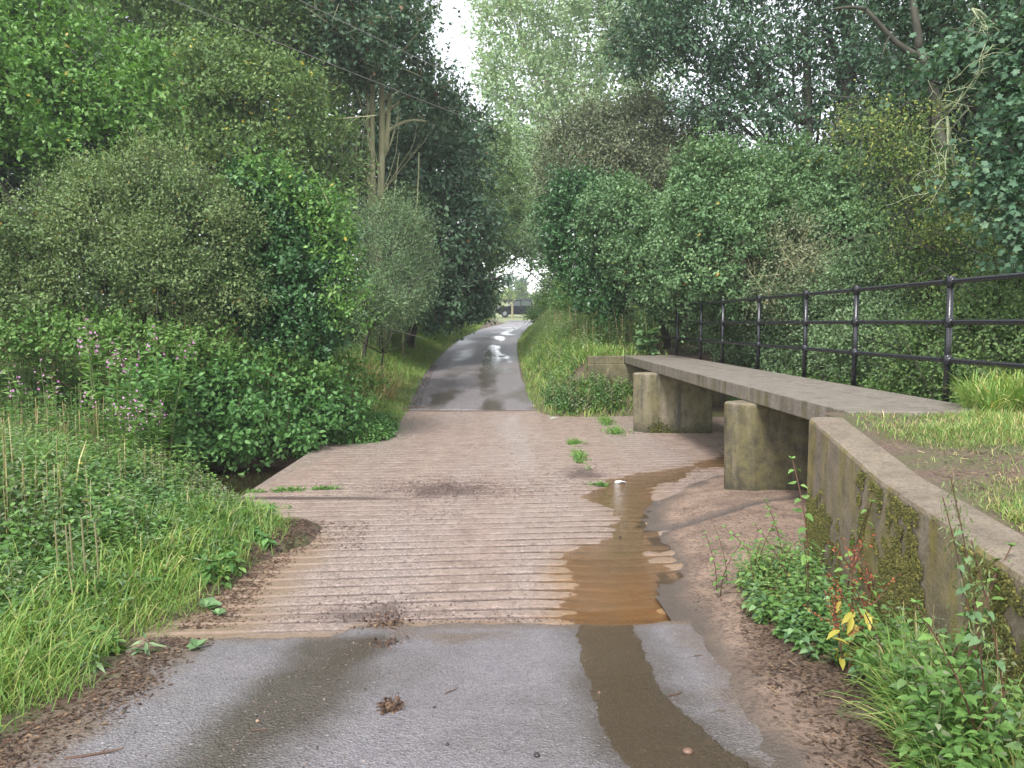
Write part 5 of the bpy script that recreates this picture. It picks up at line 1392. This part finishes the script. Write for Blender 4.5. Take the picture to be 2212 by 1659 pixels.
# dark seeding nettle stems at the right edge
def seeding(x, y, z, h, label):
    r = empty('seeding_nettle', (x, y, z), label, 'nettle')
    mb = MB(); ln = rng.normal(size=2) * .05
    def c(t): return np.array([ln[0] * t * h - .12 * h * t * t, ln[1] * t * h, h * t])
    mb.tube([c(t) for t in np.linspace(0, 1, 7)], np.linspace(.0045, .002, 7), 6); mb.build('stem', M['stem_brown'], r)
    P, D, N, S = [], [], [], []
    for i in range(7):
        t = .3 + .62 * i / 7; a0 = i * 1.57
        for s in (0, math.pi):
            a = a0 + s; P.append(c(t)); D.append([math.cos(a), math.sin(a), -.7]); N.append([rng.normal() * .3, rng.normal() * .3, 1]); S.append(.05 * (1.2 - .6 * t))
    cloud('leaves', NETTLE, np.array(P), np.array(D, float), np.array(N, float), np.array(S), M['ivylight'], r)
    n = 150; t = rng.uniform(.5, 1, n); P = np.array([c(q) for q in t]) + rng.normal(size=(n, 3)) * .016
    D = rng.normal(size=(n, 3)) * .5; D[:, 2] -= 1
    cloud('seed_cluster', NARROW, P, D, rng.normal(size=(n, 3)), rng.uniform(.015, .035, n), M['stem_green'], r)
seeding(1.63, 2.62, .38, 1.05, 'dark stemmed seeding nettle at the right edge, the tallest')
seeding(1.70, 2.75, .38, .95, 'dark stemmed seeding nettle at the right edge, between two others')
seeding(1.60, 2.42, .38, .88, 'dark stemmed seeding nettle at the right edge, the nearest')
# dock with rusty seed spikes
r = empty('dock_plant', (1.62, 3.72, float(zsand(np.array([1.62]), np.array([3.72]))[0]) - .02), 'rusty red dock with seed spikes and yellow leaves in front of the mossy wall', 'dock')
mb = MB()
stems = [((0, 0, 0), (.03, .05, .62)), ((.03, .02, 0), (.12, .05, .5)), ((-.02, 0, 0), (-.05, .05, .45))]
P = []
for a_, b_ in stems:
    pts = curve_pts(a_, b_, 7, .03); mb.tube(pts, np.linspace(.006, .003, 7), 6)
    for k in range(7):
        t = rng.uniform(.45, .95); p = pts[int(t * 6)]
        e = p + np.array([rng.normal() * .09, rng.normal() * .05, rng.uniform(.06, .18)])
        q_ = curve_pts(p, e, 5, .06); mb.tube(q_, np.linspace(.003, .0015, 5), 4)
        for w in np.linspace(0, 1, 26): P.append(p + (e - p) * w + rng.normal(size=3) * .006)
    for w in np.linspace(.5, 1, 60): P.append(np.array(a_) + (np.array(b_) - np.array(a_)) * w + rng.normal(size=3) * .007)
mb.build('stem', M['stem_brown'], r)
P = np.array(P); n = len(P)
cloud('seed_spike', DIAMOND, P, rng.normal(size=(n, 3)), rng.normal(size=(n, 3)), rng.uniform(.008, .016, n), M['dock'], r)
P = np.array([[rng.normal() * .05, rng.normal() * .03, rng.uniform(.03, .42)] for _ in range(22)]); D = rng.normal(size=(22, 3)); D[:, 2] = rng.uniform(-.9, .4, 22)
cloud('leaf', (OVATE[0] * np.array([.6, 1, 1]), OVATE[1]), P, D, np.tile([[0, -.5, 1.]], (22, 1)) + rng.normal(size=(22, 3)) * .3, rng.uniform(.05, .11, 22), M['dockleaf'], r)
# hogweed by the far end of the railing
b = at(1412, 760, 16.9); gz = 1.17
r = empty('hogweed', (b[0], 17.75, gz), 'tall hogweed with flat greenish flower heads at the far end of the railing', 'hogweed')
mb = MB(); main = curve_pts((0, 0, 0), (-.08, 0, 1.45), 8, .02); mb.tube(main, np.linspace(.014, .007, 8), 7)
heads = [(-.14, 0, 1.62, .13)]
for (t, e) in ((5, (.22, .02, 1.22)), (6, (.12, 0, 1.38)), (4, (-.25, 0, 1.1))):
    mb.tube(curve_pts(main[t], e, 5, .05), np.linspace(.007, .004, 5), 5); heads.append((*e, .07))
mb.tube([main[-1], heads[0][:3]], .006, 5)
P = []
for hx, hy, hz, hr in heads:
    for k in range(12):
        a = rng.uniform(0, 6.28); q = hr * math.sqrt(rng.random()); e = (hx + q * math.cos(a), hy + q * math.sin(a) * .6, hz + .03)
        mb.tube([(hx, hy, hz - .05), e], .0015, 3)
        for _ in range(10): P.append(np.array(e) + rng.normal(size=3) * .012)
mb.build('stem', M['stem_green'], r)
P = np.array(P); n = len(P); cloud('flower_head', DIAMOND, P, rng.normal(size=(n, 3)), np.tile([[0, 0, 1.]], (n, 1)), np.full(n, .022), M['maple'], r)
n = 26; a = rng.uniform(0, 6.28, n); P = np.stack([np.cos(a) * .05, np.sin(a) * .05, rng.uniform(.1, .6, n)], -1); D = np.stack([np.cos(a), np.sin(a) * .6 - .3, rng.uniform(-.2, .5, n)], -1)
cloud('leaf', LOBED, P, D, np.tile([[0, -.4, 1.]], (n, 1)), rng.uniform(.18, .34, n), M['ivylight'], r)
# willowherbs with pink flowers
def willowherb(h):
    r = bpy.data.objects.new('willowherb', None); COL.objects.link(r)
    mb = MB(); ln = rng.normal(size=2) * .08
    def c(t): return np.array([ln[0] * t * t * h, ln[1] * t * t * h, h * t])
    mb.tube([c(t) for t in np.linspace(0, 1, 6)], np.linspace(.006, .002, 6), 4); mb.build('stem', M['stem_green'], r)
    n = 90; t = rng.uniform(.15, 1, n); a = rng.uniform(0, 6.28, n)
    P = np.array([c(q) for q in t]); D = np.stack([np.cos(a), np.sin(a), rng.normal(size=n) * .3 + .2], -1)
    cloud('leaves', NARROW, P, D, np.tile([[0, 0, 1.]], (n, 1)) + rng.normal(size=(n, 3)) * .3, .13 * (1.15 - .6 * t), M['nettle'], r)
    n = 15; t = rng.uniform(.84, 1.0, n); a = rng.uniform(0, 6.28, n)
    P = np.array([c(q) for q in t]) + np.stack([np.cos(a), np.sin(a), a * 0], -1) * .05
    cloud('flowers', (DIAMOND[0] * np.array([1.5, 1, 1]), DIAMOND[1]), P, rng.normal(size=(n, 3)), rng.normal(size=(n, 3)) + np.array([0, -1, .5]), rng.uniform(.014, .024, n), M['pink'], r)
    return r
wps = [willowherb(1.35), willowherb(1.2), willowherb(1.45)]
wsp = [(45, 790, 8.9), (75, 800, 9), (105, 775, 9), (130, 800, 8.8), (20, 770, 9.2), (150, 825, 8.9), (200, 690, 10), (215, 700, 10.1), (235, 725, 10), (250, 740, 9.9), (265, 745, 10), (188, 692, 10.2), (340, 705, 10.8), (352, 715, 10.8), (275, 850, 9.3), (290, 845, 9.3), (305, 850, 9.4), (320, 860, 9.4), (335, 865, 9.4), (268, 880, 9.2), (300, 875, 9.2), (255, 860, 9.3), (545, 720, 12.6), (345, 870, 9.5)]
ORD = ['leftmost', 'second', 'third', 'fourth', 'fifth', 'sixth', 'seventh', 'eighth', 'ninth', 'tenth', 'eleventh', 'twelfth', 'thirteenth', 'fourteenth', 'fifteenth', 'sixteenth', 'seventeenth', 'eighteenth', 'nineteenth', 'twentieth', 'twenty first', 'twenty second', 'twenty third', 'twenty fourth', 'twenty fifth', 'twenty sixth']
def wclump(vx, vy): return 'lowest clump, just left of the brambles' if (250 < vx < 350 and vy > 800) else 'lower clump at the left edge' if vx < 160 else 'upper clump under the hawthorn' if vx < 300 else 'scattered plants right of the upper clump'
for i, (vx, vy, y) in enumerate(wsp):
    p = at(vx, vy, y); o = wps[i] if i < 3 else copy_tree(wps[i % 3])
    gz = float(H(np.array([p[0]]), np.array([y]))[0]); h = (1.35, 1.2, 1.45)[i % 3]
    o.location = (p[0], y, gz); s = max(.5, (p[2] - gz) / h); o.scale = (s, s, s); o.rotation_euler = (0, 0, rng.uniform(0, 6.28))
    peers = sorted((a, b) for a, b, _ in wsp if wclump(a, b) == wclump(vx, vy)); k_ = peers.index((vx, vy))
    tag(o, 'pink flowered willowherb, ' + ORD[k_] + (' from the left' if k_ else '') + ' in the ' + wclump(vx, vy), 'willowherb', 'pink flowered willowherbs on the left bank')
# weed tufts in the joints of the concrete
def tuft(x, y, w, d, n, h, label, mat='grass'):
    r = empty('weed_tuft', (x, y, 0), label, 'weed')
    X = x + rng.normal(size=n) * w; Y = y + rng.normal(size=n) * d
    parts = grass(X, Y, np.full(n, h), lambda a, b: zslab(a, b), mats=(mat,), tuft=3, lean=.8, wmul=1.6)
    parts += herbs(X[:n // 2], Y[:n // 2], np.full(n // 2, h * .7), .045, 3, lambda a, b: zslab(a, b), mat='bright', lean=.5)
    parts = [(t_, P - np.array([x, y, 0]), D, N, S, m) for t_, P, D, N, S, m in parts]
    cloudm('foliage', parts, r)
p = lambda vx, vy: (lambda dr_: None)
def ground_at(vx, vy, z=0.0):
    u = (vx - CX) / F; v = (CY - vy) / F
    dx, dy, dz = u, math.cos(PITCH) + v * math.sin(PITCH), -math.sin(PITCH) + v * math.cos(PITCH)
    t_ = (z - EYE) / dz; return dx * t_, dy * t_
for (vx, vy, w, d, n, h, lab) in ((1240, 958, .07, .12, 60, .10, 'upper part of the green weed strip in the joint beyond the puddle'), (1252, 990, .05, .30, 90, .10, 'leafy weed strip growing in the joint right of the gravel, lower part'), (1308, 912, .06, .35, 90, .14, 'weed strip running towards the foot of the far pier'), (1330, 935, .08, .2, 60, .16, 'grassy weed tuft just left of the far pier foot'),
                                  (1028, 877, .10, .04, 36, .06, 'tiny weed tuft where the lane meets the far end of the concrete'), (1292, 1047, .07, .025, 36, .06, 'small green weed tuft at the top of the brown puddle'), (548, 1063, .06, .02, 24, .05, 'weeds at the left end of the concrete joint above the pool'), (620, 1060, .1, .02, 44, .07, 'weed tuft in the middle of the left concrete joint'), (700, 1057, .12, .02, 50, .06, 'weed tuft at the right end of the left concrete joint'),
                                  (560, 1100, .12, .06, 60, .09, 'grass tuft creeping over the near left corner of the concrete')):
    gx_, gy_ = ground_at(vx, vy); tuft(gx_, gy_, w, d, n, h, lab)
# ---- twigs, stones and scraps lying on the road
def twig(vx, vy, L, ang, r, label, z=.3, m='stem_brown'):
    x, y = ground_at(vx, vy, z); z = float(zroad(np.array([x]), np.array([y]))[0]) if y < 4.8 else float(zsand(np.array([x]), np.array([y]))[0])
    c, s = math.cos(ang) * L / 2, math.sin(ang) * L / 2
    mb = MB(); pts = curve_pts((-c, -s, r), (c, s, r * 1.5), 6, .05)
    for q in pts: q[2] = max(q[2], r * .8)
    mb.tube(pts, np.linspace(r, r * .5, 6), 6); k = pts[3]; mb.tube([k, k + np.array([s * .4, c * .4, r])], [r * .5, r * .2], 5)
    tag(mb.build('twig', M[m], loc=(x, y, z)), label, 'twig')
twig(205, 1625, .2, .35, .006, 'dark twig lying on the asphalt in the bottom left corner'); twig(975, 1455, .09, .9, .003, 'thin reddish twig on the middle of the near asphalt')
twig(1460, 1462, .08, .5, .004, 'short dark twig on the wet asphalt right of the running water'); twig(1510, 1360, .05, .1, .003, 'tiny twig on the damp sand above the running water')
twig(1620, 1410, .16, .9, .004, 'pale twig on the sand between the water and the nettles', m='straw' if False else 'stem_brown'); twig(560, 1560, .07, 0, .003, 'small twig on the dark wet wheel track at left')
def stone(vx, vy, r, label, mat, z=.3, n='stone'):
    x, y = ground_at(vx, vy, z); z = float(zroad(np.array([x]), np.array([y]))[0]) if y < 4.8 else float(max(zslab(np.array([x]), np.array([y]))[0], -.01))
    bm = MB(); vs = []; N_ = 10
    for i in range(1, 6):
        th = math.pi * i / 6
        for k in range(N_):
            a = 2 * math.pi * k / N_; q = np.array([math.sin(th) * math.cos(a), math.sin(th) * math.sin(a), math.cos(th) * .75]); q = q * r * (1 + .18 * noise3((q * 2.3 + vx)[None], 3)[0]); vs.append(q)
    f = [(i * N_ + k, i * N_ + (k + 1) % N_, (i + 1) * N_ + (k + 1) % N_, (i + 1) * N_ + k)[::-1] for i in range(4) for k in range(N_)]
    f.append(tuple(range(N_))); f.append(tuple(range(4 * N_, 5 * N_))[::-1])
    bm.add(vs, f); tag(bm.build(n, mat, smooth=True, loc=(x, y, z + r * .45)), label, n)
brown = simple('stone_brown', (.16, .09, .06), .4); buff = simple('stone_buff', (.32, .22, .15), .5); darks = simple('stone_dark', (.035, .028, .03), .35)
stone(1486, 1613, .021, 'round brown stone standing in the water running over the near asphalt', brown)
stone(966, 1468 + 130, .008, 'dark pebble low in the middle of the near asphalt', darks); stone(938, 1498, .008, 'dark pebble right of the mud clod', darks); stone(556, 1535, .009, 'buff pebble in the dark wheel track at left', buff)
stone(1160, 1628, .012, 'dark seed cone fragment near the bottom middle', darks); stone(1295, 1455, .008, 'reddish pebble beside the running water', brown); stone(500, 1315, .009, 'dark pebble at the left end of the first groove', darks, .1); stone(1396, 1130, .012, 'buff pebble in the brown puddle', buff, 0); stone(1340, 1158, .010, 'dark pebble at the left side of the brown puddle', darks, 0)
def clod(vx, vy, w, n, label, z=.3):
    x, y = ground_at(vx, vy, z)
    r = empty('mud_clod', (x, y, float(zr(y))), label, 'mud clod')
    P = rng.normal(size=(n, 3)) * np.array([w, w * 1.1, .006]) ; P[:, 2] = np.abs(P[:, 2]) + .004
    cloudm('lump', [(BLOB, P, rng.normal(size=(n, 3)), np.tile([[0, 0, 1.]], (n, 1)), rng.uniform(.008, .028, n), 'litter'), (SLIVER, P[:n // 2] + .004, rng.normal(size=(n // 2, 3)) * np.array([1, 1, .3]), np.tile([[0, 0, 1.]], (n // 2, 1)), rng.uniform(.02, .05, n // 2), 'litter')], r)
clod(845, 1500, .024, 140, 'clod of mud and bark in the middle of the near asphalt'); clod(835, 1385, .05, 60, 'scatter of black bark bits near the top of the near asphalt', .15); clod(830, 1345, .07, 160, 'mud and leaf bits on the join of asphalt and grooved concrete', .09)
# pale leaf and scrap
def scrap(vx, vy, w, label, c, name, z=0.0):
    x, y = ground_at(vx, vy, z); mb = MB()
    v = [(w * math.cos(a) * rng.uniform(.75, 1.1), w * .55 * math.sin(a) * rng.uniform(.7, 1.1), .006 + rng.random() * .022) for a in np.linspace(0, 6.28, 11)[:-1]]
    mb.add(v + [(0, 0, .03)], [(i, (i + 1) % 10, 10) for i in range(10)])
    o = mb.build(name, simple(name + '_pale', c, .5), loc=(x, y, float(zslab(np.array([x]), np.array([y]))[0]))); tag(o, label, name.replace('_', ' '))
    md = o.modifiers.new('thick', 'SOLIDIFY'); md.thickness = .003
scrap(1198, 905, .10, 'pale green fallen leaf at the edge of the far right verge', (.45, .5, .4), 'fallen_leaf'); scrap(1340, 1040, .07, 'white scrap of litter lying at the top end of the brown puddle', (.75, .75, .75), 'paper_scrap')
# broad fallen leaves on the left
def broad(vx, vy, s, label, z=.25):
    x, y = ground_at(vx, vy, z); zz = float(np.max(ztop(np.array([x]), np.array([y]))))
    r = empty('broad_leaf_weed', (x, y, zz), label, 'weed')
    n = 7; a = rng.uniform(0, 6.28, n)
    cloud('leaf', (OVATE[0] * np.array([1.4, 1, 1]), OVATE[1]), np.zeros((n, 3)) + np.array([0, 0, .02]), np.stack([np.cos(a), np.sin(a), rng.uniform(0, .5, n)], -1), np.tile([[0, 0, 1.]], (n, 1)) + rng.normal(size=(n, 3)) * .2, rng.uniform(.6, 1.1, n) * s, M['ivylight'], r)
broad(445, 1290, .11, 'broad pale leaved weed at the left road edge beside the first grooves', .12); broad(470, 1305, .07, 'small pale leaved weed right beside the broad one at the left road edge', .12); broad(515, 1160, .09, 'grey leaved weed on the soil left of the grooved concrete', .05); broad(575, 1140, .07, 'small leafy weed at the tip of the soil patch on the concrete', .02); broad(425, 1380, .08, 'leafy weed on the litter at the left road edge, nearest to the camera', .2)
# cut stalks
M['stalk'] = simple('stalk', (.22, .2, .10))
for i, (vx, vt, vb_) in enumerate(((118, 1125, 1200), (142, 1135, 1195), (150, 1130, 1195), (176, 1120, 1215), (205, 1128, 1200))):
    pt = at(vx, vt, 5.0); gz = float(H(np.array([pt[0]]), np.array([5.0]))[0])
    mb = MB(); mb.tube([(0, 0, 0), (.01, 0, (pt[2] - gz) * .5), (0, 0, pt[2] - gz)], [.007, .0065, .006], 6)
    tag(mb.build('cut_stalk', M['stalk'], loc=(pt[0], 5.0, gz)), ORD1[i].replace('nettle', 'pale cut stalk') + ' standing in the weeds on the near left bank', 'stalk', 'cut stalks on the near left bank')

# ------------------------------------------------------------------ damp air
HAZE = .001
if HAZE:
    mb = MB(); mb.box(-130, 130, -30, 260, -4, 46)
    m, nt, out = newmat('haze')
    pv = nt.nodes.new('ShaderNodeVolumePrincipled'); pv.inputs['Density'].default_value = HAZE
    pv.inputs['Color'].default_value = (.95, .97, 1.0, 1); nt.links.new(pv.outputs[0], out.inputs['Volume'])
    tag(mb.build('haze', m), kind='stuff')
